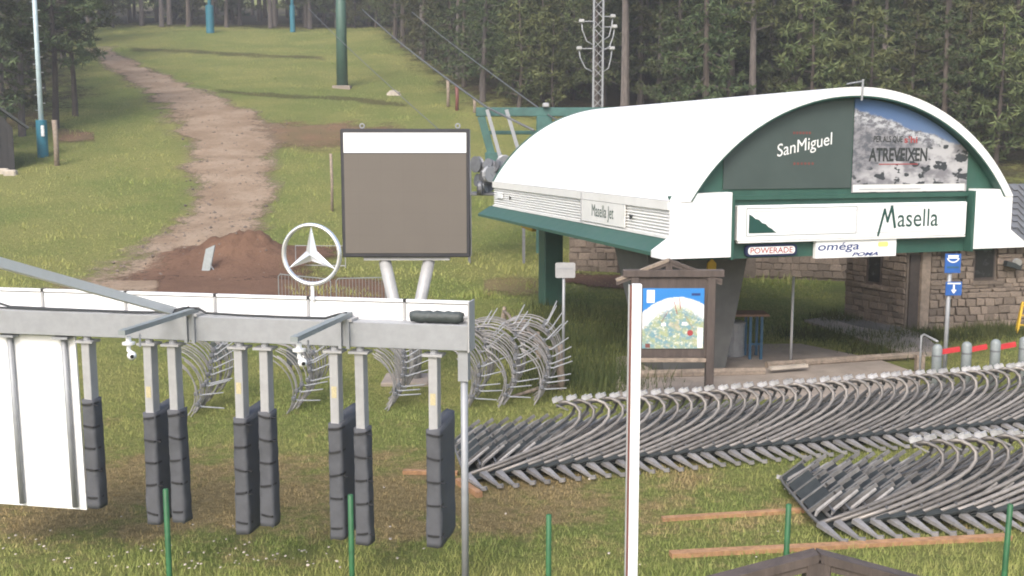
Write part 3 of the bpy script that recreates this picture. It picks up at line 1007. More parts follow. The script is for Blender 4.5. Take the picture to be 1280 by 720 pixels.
# end plate, post with collar
MB(GF).box((-0.02, -0.12, zb - 0.01), (-0.003, 0.14, zt + 0.25)).build('end_plate', 'galvanised_light', gan)
xp = along(577)
MB(GF).tube([(xp, 0.0, 0), (xp, 0.0, zb - 0.32)], 0.04, 10).build('post', 'galvanised', gan, smooth=True)
MB(GF).box((xp - 0.055, -0.055, zb - 0.34), (xp + 0.055, 0.055, zb)).build('collar', 'galvanised', gan)
MB(GF).tube([(7.3, 0.0, 0), (7.3, 0.0, zb)], 0.05, 10).build('post', 'galvanised', gan, smooth=True)
# white panels on the top
cuts = [588, 500, 378, 260, 147, 42, -75, -200]
xs = [along(c) for c in cuts]
for i in range(len(xs) - 1):
    a, b = xs[i] + 0.012, xs[i + 1] - 0.012
    pn = MB(GF).box((a, 0.09, zt + 0.002), (b, 0.11, zt + 0.225)).build('panel', 'white_paint', gan)
    MB(GF).box((a, 0.075, zt + 0.203), (b, 0.125, zt + 0.232)).build('top_rail', 'white_paint', pn)
    MB(GF).box((a + 0.002, 0.084, zt + 0.192), (b - 0.002, 0.0895, zt + 0.203)).build('rail_shadow_strip', 'galvanised_dark', pn)  # dark strip painting the shadow line under the top rail
    MB(GF).box((b + 0.0, 0.07, zt - 0.0), (b + 0.03, 0.088, zt + 0.2)).build('seam_post', 'galvanised_light', gan)
    MB(GF).box((b - 0.005, 0.07, zt + 0.2), (b + 0.03, 0.13, zt + 0.236)).build('seam_cap', 'strap', gan)
# brackets and outrigger arms
for px in (238, 431):
    x = along(px)
    for dx in (-0.04, 0.05):
        MB(GF).box((x + dx - 0.018, -0.135, zb - 0.02), (x + dx + 0.018, -0.1, zt + 0.02)).build('bracket', 'galvanised', gan)
    MB(GF).box((x - 0.09, -0.13, zt + 0.003), (x + 0.1, 0.1, zt + 0.03)).build('bracket_plate', 'galvanised_light', gan)
    MB(GF).bar((x, 0.05, zt + 0.06), (x, -1.5, zt + 0.05), 0.075, 0.05).build('outrigger_arm', 'gate_grey', gan)
    # hanging white dome camera
    q = GF(Vector((x, -1.38, zt - 0.02)))
    pc = thing('dome_camera', 'white hanging camera under the %s outrigger arm of the gantry' % ('left' if px == 238 else 'right'), 'camera', q, 'cameras under the gantry arms')
    MB().tube([q + Vector((0, 0, 0.02)), q + Vector((0, 0, -0.05))], 0.035, 10).build('mount', 'white_paint', pc)
    MB().tube([q + Vector((0, 0, -0.05)), q + Vector((0, 0, -0.06)), q + Vector((0, 0, -0.09)), q + Vector((0, 0, -0.1))], [0.05, 0.085, 0.085, 0.05], 14).build('cap', 'cream_panel', pc)
    MB().tube([q + Vector((0, 0, -0.1)), q + Vector((0.0, -0.01, -0.17)), q + Vector((0.03, -0.02, -0.19))], 0.028, 8).build('yoke', 'white_paint', pc)
    c = q + Vector((0.045, -0.03, -0.235))
    pts, rs = [], []
    pc.scale = (0.75, 0.75, 0.75)
    for k in range(9):
        th = -math.pi / 2 + math.pi * k / 8
        pts.append(c + Vector((0.0, 0, math.sin(th) * 0.06)))
        rs.append(max(0.004, math.cos(th) * 0.06))
    MB().tube(pts, rs, 12).build('ball', 'white_paint', pc, smooth=True)
    MB().tube([c + Vector((0.02, -0.05, 0)), c + Vector((0.025, -0.066, -0.005))], 0.026, 10).build('lens', 'dark_glass', pc)
    MB(GF).tube([(x - 0.02, -1.2, zt - 0.01), (x - 0.03, -1.22, zt - 0.14)], 0.012, 6).build('bolt', 'galvanised_light', gan)
# long brace to the left
xb = along(212)
MB().bar(GF(Vector((xb, -0.02, zt + 0.04))), P(-60, 312, 9.2), 0.09, 0.09).build('brace', 'cream_panel', gan)  # light grey bar; the paler material stands in for light on its top
# antennas
def antenna(px, pad_top, pad_bot, deep, n, sticker, straps=5):
    x = along(px)
    q = GF(Vector((x, 0, zb)))
    D = q.y
    names = ['leftmost', 'second', 'third', 'fourth', 'fifth', 'sixth', 'seventh', 'rightmost']
    lab = '%s of the eight hanging gate antennas, %s dark padded sleeve' % (names[n], 'deep' if deep else 'slim')
    an = thing('gate_antenna', lab, 'gate antenna', q, 'gate antennas hanging from the gantry')
    zpt = P(px, pad_top, D - 0.1).z
    zpb = P(px, pad_bot, D - 0.1).z
    rr = random.Random(n)
    sway = rr.uniform(-0.02, 0.03)
    def AF(p):                                   # slight plumb error
        k = (zb - p.z)
        return GF(Vector((x - p.x + 0.0 - sway * k * 0.3 , p.y, p.z)))
    MB(AF).tube([(0, -0.03, zb - 0.004), (0, -0.03, zb - 0.05)], 0.045, 10).build('bolt', 'galvanised', an)
    MB(AF).box((-0.11, -0.12, zb - 0.075), (0.11, 0.06, zb - 0.05)).build('hanger_plate', 'galvanised_light', an)
    MB(AF).bbox((-0.05, -0.09, zpt - 0.1), (0.05, 0.06, zb - 0.075), 0.006).build('mast', 'galvanised_light', an)
    if sticker:
        zs = P(px, sticker, D).z
        MB(AF).box((-0.03, -0.093, zs - 0.065), (0.03, -0.0905, zs + 0.065)).build('sticker', 'sticker', an)
    # sleeve: fabric column with wrinkles, deep ones are a padded blade
    depth = 0.76 if deep else 0.17
    mb = MB(AF)
    rings = 26
    prof_n = 18
    hw = 0.085 if deep else 0.083
    for i in range(rings + 1):
        f = i / rings
        z = zpt + (zpb - zpt) * f
        band = 0.0
        for s_ in range(straps):
            fs_ = (0.04 + s_ * (0.80 / (straps - 1)) if s_ < straps - 1 else 0.9)
            band -= 0.0008 * math.exp(-((f - fs_) / 0.02) ** 2)
        for k in range(prof_n):
            th = 2 * math.pi * k / prof_n
            cx, cy = math.cos(th), math.sin(th)
            sx = (abs(cx) ** 0.42) * (1 if cx > 0 else -1)
            sy = (abs(cy) ** 0.42) * (1 if cy > 0 else -1)
            wob = 0.008 * mnoise.noise(Vector((cx * 2 + n * 7, cy * 2, z * 5))) + 0.006 * mnoise.noise(Vector((cx * 5 + n * 3, cy * 5, z * 14)))
            flare = 0.010 * f * f
            yy = sy * (0.10 + band + wob)
            if deep:
                yy = (yy if cy < 0 else sy * (depth - 0.1) + wob)
                tap = 1.0 if cy < 0 else 0.93
                zz = z + (0.05 * sy if (cy > 0 and i == 0) else 0) + (0.03 * mnoise.noise(Vector((n, k * 0.7, 1))) if i in (0, rings) else 0)
            else:
                tap = 1.0
                zz = z + (0.02 * mnoise.noise(Vector((n, k * 0.7, 1))) if i in (0, rings) else 0)
            mb.v.append(AF(Vector((sx * (hw + band + wob + flare) * tap, yy - 0.015, zz))))
    for i in range(rings):
        for k in range(prof_n):
            j = (k + 1) % prof_n
            mb.f.append((i * prof_n + k, (i + 1) * prof_n + k, (i + 1) * prof_n + j, i * prof_n + j))
    mb.f.append(tuple(range(prof_n)))
    mb.f.append(tuple(range((rings + 1) * prof_n - 1, rings * prof_n - 1, -1)))
    sl = mb.build('padded_sleeve', 'pad_fabric', an, smooth=True)
    for s_ in range(straps):
        fs_ = (0.04 + s_ * (0.80 / (straps - 1)) if s_ < straps - 1 else 0.9)
        z = zpt + (zpb - zpt) * fs_
        tl = rr.uniform(-0.02, 0.02)
        mb = MB(AF)
        vs = []
        hw2 = hw + 0.004
        arcp = [(-hw2 * 1.0, 0.0), (-hw2 * 0.95, -0.07), (-hw2 * 0.7, -0.106), (0, -0.116), (hw2 * 0.7, -0.106), (hw2 * 0.95, -0.07), (hw2 * 1.03, 0.0)]
        for (ax, ay) in arcp:
            vs.append((ax, ay - 0.015, z + 0.012 + tl * ax / hw))
            vs.append((ax, ay - 0.015, z - 0.012 + tl * ax / hw))
        mb.add(vs, [(2 * i, 2 * i + 1, 2 * i + 3, 2 * i + 2) for i in range(6)])
        if rr.random() < 0.5:
            mb.bar((hw * 0.9, -0.09, z), (hw + 0.055, -0.10, z - 0.012), 0.025, 0.008)
        mb.build('strap', 'strap', sl)
AN = [(103, 500, 635, 0, 0), (181, 517, 655, 1, 488), (211, 513, 653, 0, 0), (295, 524, 667, 1, 483), (327, 515, 658, 0, 0), (415, 530, 674, 1, 488), (447, 536, 681, 0, 0), (540, 538, 684, 1, 497)]
for n, (px, a, b, deep, stk) in enumerate(AN):
    antenna(px, a, b, deep, n, stk)
# white hanging banner board at the left
xa = along(84)
q = GF(Vector((xa + 0.7, 0, zb)))
hb = thing('hanging_board', 'large white board hung below the gantry at the left edge', 'board', q)
z0b = P(97, 633, q.y).z
def HF(p):
    k = (zb - p.z)
    return GF(Vector((p.x - 0.016 * k, p.y, p.z)))
MB(HF).box((xa, 0.02, z0b), (xa + 1.9, 0.045, zb - 0.03)).build('board', 'white_paint', hb)
for px in (72, 4):
    x = along(px)
    MB(HF).tube([(x, -0.015, z0b + 0.04), (x, -0.015, zb - 0.03)], 0.035, 8).build('hanger_tube', 'galvanised', hb, smooth=True)
    MB(HF).box((x - 0.1, -0.1, zb - 0.045), (x + 0.1, 0.06, zb - 0.02)).build('hanger_plate', 'galvanised', hb)
# cables lying on the beam
def cable(pxs, y_off, lift, label, r=0.014):
    pts = []
    for i, (px, dz) in enumerate(pxs):
        x = along(px)
        pts.append(GF(Vector((x, y_off, zt + lift + dz))))
    MB().tube(pts, r, 6).build('cable', 'cable_black', None, label, 'cable', smooth=True)
cable([(-60, 0.05), (-5, 0.06), (10, 0.02), (60, 0.012), (110, 0.008), (160, 0.006), (205, 0.01), (228, 0.07), (246, 0.07), (256, 0.02), (300, 0.008), (360, 0.004), (405, 0.006), (420, 0.05), (432, 0.07)], -0.06, 0.016, 'long black cable lying along the top of the gantry beam')
cable([(-60, 0.02), (20, 0.01), (70, 0.004), (120, 0.01), (170, 0.004), (215, 0.02), (236, 0.09)], -0.085, 0.013, 'short dark cable beside the longer one at the left of the beam', 0.011)
# rolled tarpaulin
x0, x1 = along(577), along(511)
mb = MB(GF)
pts, rs = [], []
for i in range(15):
    f = i / 14
    pts.append((x0 + (x1 - x0) * f, -0.02, zt + 0.068 + 0.004 * math.sin(i * 2.1)))
    rs.append((0.066 if 0 < i < 14 else 0.05) + 0.005 * math.sin(i * 3.7))
mb.tube(pts, rs, 12)
ro = mb.build('tarpaulin_roll', 'tarp', None, 'dark rolled tarpaulin on the right end of the gantry beam', 'tarpaulin', smooth=True)
MB(GF).tube([(x0 - 0.05, -0.02, zt + 0.07), (x0 + 0.01, -0.02, zt + 0.07)], 0.018, 8).build('roll_tip', 'galvanised', ro)

# star emblem
xc = along(385)
sc_ = GF(Vector((xc, 0.05, zt)))
cz = P(385, 318, sc_.y).z
q = Vector((sc_.x, sc_.y, zt + 0.232))
se = thing('star_emblem', 'chrome three-pointed star in a ring on top of the gantry', 'emblem', q)
def EF(p): return GF(Vector((xc - p.x, 0.05 + p.y, cz + p.z)))
RS = 0.325
mb = MB(EF)
seg, pr = 48, 8
for i in range(seg):
    th = 2 * math.pi * i / seg
    for k in range(pr):
        ph = 2 * math.pi * k / pr
        r = RS + 0.022 * math.cos(ph)
        mb.v.append(EF(Vector((r * math.cos(th), 0.04 * math.sin(ph), r * math.sin(th)))))
for i in range(seg):
    for k in range(pr):
        i2, k2 = (i + 1) % seg, (k + 1) % pr
        mb.f.append((i * pr + k, i2 * pr + k, i2 * pr + k2, i * pr + k2))
mb.build('ring', 'chrome', se, smooth=True)
for a in (90, 210, 330):
    mb = MB(EF)
    d = Vector((math.cos(R(a)), 0, math.sin(R(a))))
    s_ = Vector((-d.z, 0, d.x))
    tip = d * (RS - 0.005)
    base = [s_ * 0.062 + d * 0.036, -s_ * 0.062 + d * 0.036]
    mb.add([Vector((0, -0.05, 0)), base[0], tip, base[1], Vector((0, 0.05, 0))], [(0, 2, 1), (0, 3, 2), (4, 1, 2), (4, 2, 3)])
    mb.build('star_point', 'chrome', se)
MB(EF).tube([(0, 0, -RS - 0.01), (0, 0, zt + 0.2 - cz)], 0.02, 8).build('stem', 'white_paint', se)

# ------------------------------------------------------------------ LED screen
lb = G(508, 478)
ls = thing('led_screen', 'large switched-off screen with white top band on V-shaped legs', 'screen', lb)
D = lb.y
def LP(px, py, dy=0.0):
    p = P(px, py, D)
    return Vector((p.x, D + dy, p.z))
a, b = LP(426, 161), LP(588, 321)
x0, x1, z1, z0 = a.x, b.x, a.z, b.z
MB().bbox((x0, D - 0.12, z0), (x1, D + 0.28, z1), 0.02).build('cabinet', 'bezel', ls)
zh0, zh1 = LP(430, 191).z, LP(430, 166).z
MB().box((x0 + 0.07, D - 0.14, zh0), (x1 - 0.07, D - 0.121, zh1)).build('header_band', 'white_paint', ls)
dsp = MB().box((x0 + 0.07, D - 0.135, z0 + 0.09), (x1 - 0.07, D - 0.1205, zh0 - 0.02)).build('display', 'screen', ls)
for px in (452, 572):
    x = LP(px, 160).x
    mb = MB()
    n = 14
    vs = []
    ring = []
    for i in range(n + 1):
        th = 2 * math.pi * i / n
        ring.append((x + 0.045 * math.cos(th), D + 0.08, z1 + 0.06 + 0.045 * math.sin(th)))
    mb.tube(ring, 0.014, 6)
    mb.build('lifting_eye', 'galvanised', ls)
MB().box((LP(455, 325).x, D - 0.05, z0 - 0.07), (LP(562, 325).x, D + 0.2, z0 - 0.002)).build('carrier_plate', 'galvanised_light', ls)
tp0, tp1 = LP(480, 324), LP(536, 324)
bt0, bt1 = LP(499, 410), LP(518, 410)
MB().tube([tp0 + Vector((0, 0.1, -0.03)), Vector((bt0.x, D + 0.1, bt0.z)), Vector((bt0.x, D + 0.1, lb.z - 0.1))], 0.13, 12).build('leg', 'galvanised_light', ls, smooth=True)
MB().tube([tp1 + Vector((0, 0.1, -0.03)), Vector((bt1.x, D + 0.1, bt1.z)), Vector((bt1.x, D + 0.1, lb.z - 0.1))], 0.13, 12).build('leg', 'galvanised_light', ls, smooth=True)
MB().bbox((lb.x - 0.5, D - 0.4, lb.z - 0.1), (lb.x + 0.5, D + 0.6, lb.z + 0.08), 0.02).build('footing', 'concrete', ls)

# ------------------------------------------------------------------ lift chairs
def make_chair():
    r = thing('lift_chair', 'x', 'lift chair', (0, 0, 0), 'lift chairs stored nested in rows on the grass')
    W = 1.9
    def mirror(pts): return [(x, W - y, z) for x, y, z in pts]
    bail = [(-0.02, 0.0, 0.14), (0.5, 0.17, 0.25), (0.95, 0.33, 0.355), (1.3, 0.46, 0.45), (1.56, 0.56, 0.54), (1.75, 0.64, 0.635), (1.86, 0.71, 0.735), (1.885, 0.77, 0.84), (1.82, 0.82, 0.93), (1.70, 0.86, 0.98), (1.56, 0.89, 0.985)]
    MB().tube(bail, 0.028, 8).build('bail_tube', 'tube_steel', r, smooth=True)
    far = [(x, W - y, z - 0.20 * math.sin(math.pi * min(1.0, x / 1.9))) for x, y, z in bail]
    MB().tube(far, 0.026, 8).build('bail_tube', 'rib_steel', r, smooth=True)  # far tube takes the shade-darkened rib steel
    g = MB()
    g.bar((1.49, 0.94, 0.985), (1.62, 0.88, 1.05), 0.085, 0.06)
    g.bar((1.48, 0.93, 1.02), (1.54, 0.90, 1.06), 0.045, 0.035)
    g.build('grip', 'grip_steel', r)
    MB().bar((1.52, 0.86, 0.95), (1.70, 0.78, 0.87), 0.05, 0.02, (0, 1, 0)).build('grip_lever', 'rib_steel', r)
    MB().add([(0.06, 0.05, 0.03), (0.95, 0.05, 0.21), (0.95, 1.85, 0.21), (0.06, 1.85, 0.03), (0.06, 0.05, 0.05), (0.95, 0.05, 0.23), (0.95, 1.85, 0.23), (0.06, 1.85, 0.05)], [(0, 3, 2, 1), (4, 5, 6, 7), (0, 1, 5, 4), (1, 2, 6, 5), (2, 3, 7, 6), (3, 0, 4, 7)]).build('gap_shade_panel', 'seat_cushion', r)  # dark panel added so the gaps between bail tubes read as shade
    MB().tube([(0, 0, 0.14), (-0.02, 0.3, 0.14), (-0.02, W - 0.3, 0.14), (0, W, 0.14)], 0.024, 6).build('back_rail', 'rib_steel', r)
    MB().tube([(0.22, 0.1, 0.27), (0.22, W - 0.1, 0.27)], 0.016, 6).build('lower_rail', 'galvanised_dark', r)
    for y in (0.44, 0.80, 1.16, 1.52, 1.86):
        m = MB()
        m.bar((-0.01, y, 0.15), (0.33, y, 0.42), 0.03, 0.055, (0, 1, 0))
        m.bar((0.31, y, 0.41), (0.43, y, 0.49), 0.03, 0.05, (0, 1, 0))
        m.build('seat_rib', 'rib_steel', r)
    for y0 in (0.46, 0.82, 1.18, 1.54):
        MB().box((0.02, y0, -0.03), (0.37, y0 + 0.32, 0.02), Matrix.Rotation(-math.atan2(0.27, 0.34), 3, 'Y'), (0.0, 0, 0)).build('seat_pad', 'seat_cushion', r)
    # shift the pads up to sit on the ribs
    for o in r.children:
        if o.name.startswith('seat_pad'):
            for v in o.data.vertices:
                v.co.z += 0.15
    for s in (0, 1):
        pts = [(0.02, 0.26, 0.15), (0.05, 0.27, 0.22), (0.38, 0.34, 0.46)]
        feet_a, feet_b = (0.0, -0.02, 0.15), (0.19, -0.36, 0.045)
        knob = (0.21, -0.38, 0.04)
        if s:
            pts = mirror(pts)
            feet_a, feet_b = (0.0, W + 0.02, 0.15), (0.15, W + 0.2, 0.05)
            knob = (0.16, W + 0.21, 0.045)
        MB().tube(pts, [0.018, 0.03, 0.022], 6).build('armrest', 'foot_steel', r)
        m = MB()
        fa, fb = Vector(feet_a), Vector(feet_b)
        d = (fb - fa).normalized()
        sd_ = d.cross(Vector((0, 0, 1))).normalized()
        u = sd_.cross(d)
        vs = []
        for p, ww, hh in ((fa, 0.062, 0.03), (fb, 0.017, 0.014)):
            for x, y in ((-1, -1), (1, -1), (1, 1), (-1, 1)):
                vs.append(p + sd_ * x * ww + u * y * hh)
        m.add(vs, [(3, 2, 1, 0), (4, 5, 6, 7), (0, 1, 5, 4), (1, 2, 6, 5), (2, 3, 7, 6), (3, 0, 4, 7)])
        m.bar((knob[0] - 0.035, knob[1] + 0.02, knob[2] + 0.005), (knob[0] + 0.035, knob[1] - 0.02, knob[2] + 0.02), 0.06, 0.05)
        m.build('footrest', 'foot_steel', r)
    return r
chair0 = make_chair()
first = [True]
def place_chair(p, yaw, label, tilt=0.0):
    if first[0]:
        o = chair0
        first[0] = False
    else:
        o = copy_tree(chair0)
    o.location = p
    o.rotation_euler = (random.uniform(-0.008, 0.008), tilt, yaw)
    o['label'] = label
rc = random.Random(4)
def chair_row(px, py, ang, yaw, n, pitch, fmt):
    p0 = G(px, py)
    d = Vector((math.cos(ang), math.sin(ang), 0))
    for i in range(n):
        p = p0 + d * (pitch * i + rc.uniform(-0.012, 0.012)) + Vector((0, rc.uniform(-0.015, 0.015), 0))
        p.z = H(p.x, p.y) + rc.uniform(0, 0.012)
        place_chair(p, yaw + rc.uniform(-0.006, 0.006), fmt % ordinal(i + 1), rc.uniform(-0.008, 0.008))
chair_row(584, 606, R(17.5), R(9), 42, 0.243, 'grey lift chair, %s from the left end of the long nested row')
chair_row(1023, 668, R(9.5), R(1), 15, 0.25, 'grey lift chair, %s from the left end of the short front row')

# fan shaped stacks of hanger frames behind the gantry
def make_hanger():
    r = thing('hanger_frame', 'x', 'hanger frame', (0, 0, 0), 'hanger frames stacked in fans behind the gantry')
    Rb = 0.72
    for y in (0.0, 0.34):
        pts = [(Rb * math.cos(R(a)), y, Rb * math.sin(R(a))) for a in range(-86, 75, 14)]
        MB().tube(pts, 0.0135, 6).build('bow', 'foot_steel', r, smooth=True)
    MB().tube([(Rb, 0, 0), (Rb, 0.34, 0)], 0.014, 6).build('cross_tie', 'galvanised', r)
    MB().tube([(Rb * 0.98, 0.0, 0), (Rb + 0.1, 0.02, -0.035), (Rb + 0.5, 0.05, 0.02)], [0.014, 0.016, 0.011], 6).build('prong', 'galvanised', r)
    MB().bbox((Rb - 0.03, -0.04, -0.045), (Rb + 0.05, 0.03, 0.03), 0.01).build('clamp', 'galvanised_dark', r)
    return r
hang0 = make_hanger()
hfirst = [True]
fans = [(207, 522, 'first'), (334, 518, 'second'), (455, 514, 'third'), (556, 512, 'fourth'), (598, 510, 'fifth'), (642, 506, 'rightmost')]
for (px, py, nm) in fans:
    c = G(px, py)
    N = 12
    for j in range(N):
        o = hang0 if hfirst[0] else copy_tree(hang0)
        hfirst[0] = False
        phi = R(58 - 66 * (N - 1 - j) / (N - 1) + rc.uniform(-2.5, 2.5)) if nm == 'rightmost' else R(52 - 62 * (N - 1 - j) / (N - 1) + rc.uniform(-2.5, 2.5))
        o.location = c + Vector((0.035 * (j - 5) + rc.uniform(-0.06, 0.06), 0.12 * j, 0.42 + 0.035 * j))
        o.rotation_euler = (rc.uniform(-0.12, 0.12), -phi + rc.uniform(-0.05, 0.05), rc.uniform(-0.12, 0.12))
        o['label'] = 'bent tube hanger frame, %s from the bottom of the %s fan-shaped stack from the left' % (ordinal(j + 1), nm if nm != 'rightmost' else 'sixth')

# dark drum shaped objects and lettered board glimpsed behind the gates
q = G(380, 468)
bd = thing('lettered_board', 'small dark board with pale lettering among the hanger frames behind the gates', 'sign', q)
c = P(374, 447, q.y)
MB().bbox((c.x - 0.28, q.y, c.z - 0.17), (c.x + 0.28, q.y + 0.05, c.z + 0.2), 0.01).build('board', 'tarp', bd)
for dx in (-0.2, 0.2):
    MB().box((c.x + dx - 0.025, q.y + 0.051, -0.05), (c.x + dx + 0.025, q.y + 0.09, c.z)).build('leg', 'wood_dark', bd)
lettering('m', (c.x + 0.02, c.x + 0.17, c.z - 0.06, c.z + 0.05), lambda a, b: Vector((a, q.y - 0.004, b)), 'letter_white', bd)
q = G(274, 470)
bd = thing('dark_board', 'small plain dark board behind the gates, left of the lettered one', 'sign', q)
c = P(274, 439, q.y)
MB().bbox((c.x - 0.19, q.y, c.z - 0.2), (c.x + 0.19, q.y + 0.05, c.z + 0.2), 0.01).build('board', 'tarp', bd)
MB().box((c.x - 0.025, q.y + 0.051, -0.05), (c.x + 0.025, q.y + 0.09, c.z)).build('leg', 'wood_dark', bd)

# ------------------------------------------------------------------ stakes, white post, timber on the grass
for i, (px, py, Y, nm, lean) in enumerate(((207, 611, 9.3, 'leftmost of the five green fence stakes along the bottom', 0.0), (438, 618, 9.2, 'second green fence stake from the left, between padded antennas', 0), (686, 643, 9.0, 'middle green fence stake in the open grass', 0), (986, 630, 9.2, 'fourth green fence stake, left of the short chair row', -0.012), (1263, 630, 9.3, 'rightmost green fence stake at the right edge', -0.02))):
    p = P(px, py, Y)
    bz = H(p.x, p.y)
    MB().tube([(p.x + lean * 1.9, p.y, bz - 0.1), (p.x + lean, p.y, (bz + p.z) / 2), (p.x, p.y, p.z - 0.005), (p.x, p.y, p.z)], [0.027, 0.026, 0.025, 0.018], 8).build('fence_stake', 'stake_green', None, nm, 'stake', 'green fence stakes along the bottom', smooth=True)
p = P(795, 355, 7.6)
wp = thing('white_post', 'tall white square post standing in front of the map board', 'post', (p.x, p.y, 0))
MB().bbox((p.x - 0.028, p.y - 0.03, -0.1), (p.x + 0.040, p.y + 0.03, p.z), 0.004).build('post', 'white_paint', wp)
MB().box((p.x - 0.052, p.y - 0.01, -0.1), (p.x - 0.044, p.y + 0.03, p.z - 0.005)).build('channel', 'galvanised_light', wp)
MB().box((p.x - 0.044, p.y, -0.1), (p.x - 0.0285, p.y + 0.02, p.z - 0.01)).build('channel_web', 'letter_brown', wp)

def plank(pa, pb, wd, h, label, m='wood_fresh'):
    a, b = G(*pa), G(*pb)
    a.z += h / 2
    b.z += h / 2
    mb = MB()
    n = 6
    d = (b - a)
    s = d.cross(Vector((0, 0, 1))).normalized()
    vs = []
    rr = random.Random(int(pa[0]))
    for i in range(n + 1):
        c = a + d * (i / n) + s * rr.uniform(-0.008, 0.008)
        for x, y in ((-1, -1), (1, -1), (1, 1), (-1, 1)):
            vs.append(c + s * (x * wd / 2 * rr.uniform(0.94, 1.03)) + Vector((0, 0, y * h / 2)))
    fs = [(3, 2, 1, 0), tuple(range(4 * n, 4 * n + 4))]
    for i in range(n):
        for k in range(4):
            j = (k + 1) % 4
            fs.append((4 * i + k, 4 * i + j, 4 * i + 4 + j, 4 * i + 4 + k))
    mb.add(vs, fs).build('timber_plank', m, None, label, 'plank', 'timber planks lying on the grass')
plank((828, 651), (1035, 638), 0.10, 0.05, 'orange timber plank on the grass left of the short chair row')
plank((838, 696), (1262, 674), 0.13, 0.06, 'longest orange timber plank, under the feet of the short chair row')
plank((504, 592), (572, 594), 0.10, 0.06, 'short pale timber plank end beside the rightmost padded antenna')
plank((572, 604), (600, 622), 0.10, 0.08, 'small timber block under the left end of the long chair row')

# ------------------------------------------------------------------ timber gable in the foreground
def gable_board(name, label, base, wd, peak, eave, post_w, rot, roofd):
    pass
pk = P(1022, 688, 7.2)
tg = thing('timber_gable', 'dark brown timber gable roof of a notice stand at the bottom edge', 'notice stand', (pk.x, pk.y, 0))
zr = pk.z
for sgn in (-1, 1):
    a = Vector((pk.x, pk.y, zr - 0.035))
    b = Vector((pk.x + sgn * 0.98, pk.y, zr - 0.035 - 0.27))
    m = MB()
    m.bar(a, b, 0.13, 0.06)
    m.build('roof_board', 'wood_dark', tg)
    MB().bar(a + Vector((0, -0.02, -0.055)), b + Vector((0, -0.02, -0.055)), 0.06, 0.05).build('rafter', 'wood_dark', tg)
MB().bbox((pk.x - 0.085, pk.y - 0.06, zr - 0.75), (pk.x + 0.085, pk.y + 0.08, zr - 0.07), 0.01).build('king_post', 'wood_dark', tg)
MB().box((pk.x - 0.85, pk.y - 0.05, zr - 0.5), (pk.x + 0.85, pk.y + 0.05, zr - 0.4)).build('tie_beam', 'wood_dark', tg)
for sgn in (-1, 1):
    MB().bbox((pk.x + sgn * 0.72 - 0.06, pk.y - 0.06, -0.1), (pk.x + sgn * 0.72 + 0.06, pk.y + 0.06, zr - 0.29), 0.01).build('post', 'wood_dark', tg)
MB().box((pk.x - 0.66, pk.y - 0.02, 0.9), (pk.x + 0.66, pk.y + 0.03, zr - 0.51)).build('board', 'wood_weathered', tg)

# ------------------------------------------------------------------ piste map board
mbD = 19.4
def MP(px, py, dy=0.0):
    p = P(px, py, mbD)
    return Vector((p.x, mbD + dy, p.z))
c = MP(838, 480)
ib = thing('map_board', 'roofed dark timber board showing a colourful piste map', 'notice board', (c.x, mbD, 0))
xl, xr = MP(793, 400).x, MP(888, 400).x
ztop = MP(838, 346).z
for x in (xl, xr):
    MB().bbox((x - 0.075, mbD - 0.075, -0.1), (x + 0.075, mbD + 0.075, ztop), 0.01).build('post', 'wood_dark', ib)
MB().bbox((xl - 0.22, mbD - 0.09, ztop - 0.0), (xr + 0.22, mbD + 0.09, ztop + 0.13), 0.01).build('tie_beam', 'wood_dark', ib)
pkx, pkz = MP(836, 322).x, MP(836, 322).z
for sgn, ex in ((-1, MP(770, 349)), (1, MP(902, 349))):
    MB().bar((pkx, mbD, pkz - 0.04), (ex.x, mbD, ex.z - 0.02), 0.14, 0.05).build('roof_board', 'wood_weathered' if sgn < 0 else 'wood_dark', ib)
    MB().bar((pkx, mbD - 0.03, pkz - 0.1), (ex.x, mbD - 0.03, ex.z - 0.08), 0.05, 0.05).build('rafter', 'wood_dark', ib)
MB().box((pkx - 0.06, mbD - 0.05, ztop + 0.13), (pkx + 0.06, mbD + 0.05, pkz - 0.08)).build('king_post', 'wood_dark', ib)
MB().box((xl + 0.076, mbD - 0.03, MP(840, 446).z), (xr - 0.076, mbD + 0.03, ztop - 0.002)).build('back_board', 'wood_dark', ib)
MB().bbox((xl + 0.076, mbD - 0.09, MP(840, 452).z), (xr - 0.076, mbD + 0.05, MP(840, 447).z), 0.008).build('shelf_rail', 'wood_weathered', ib)
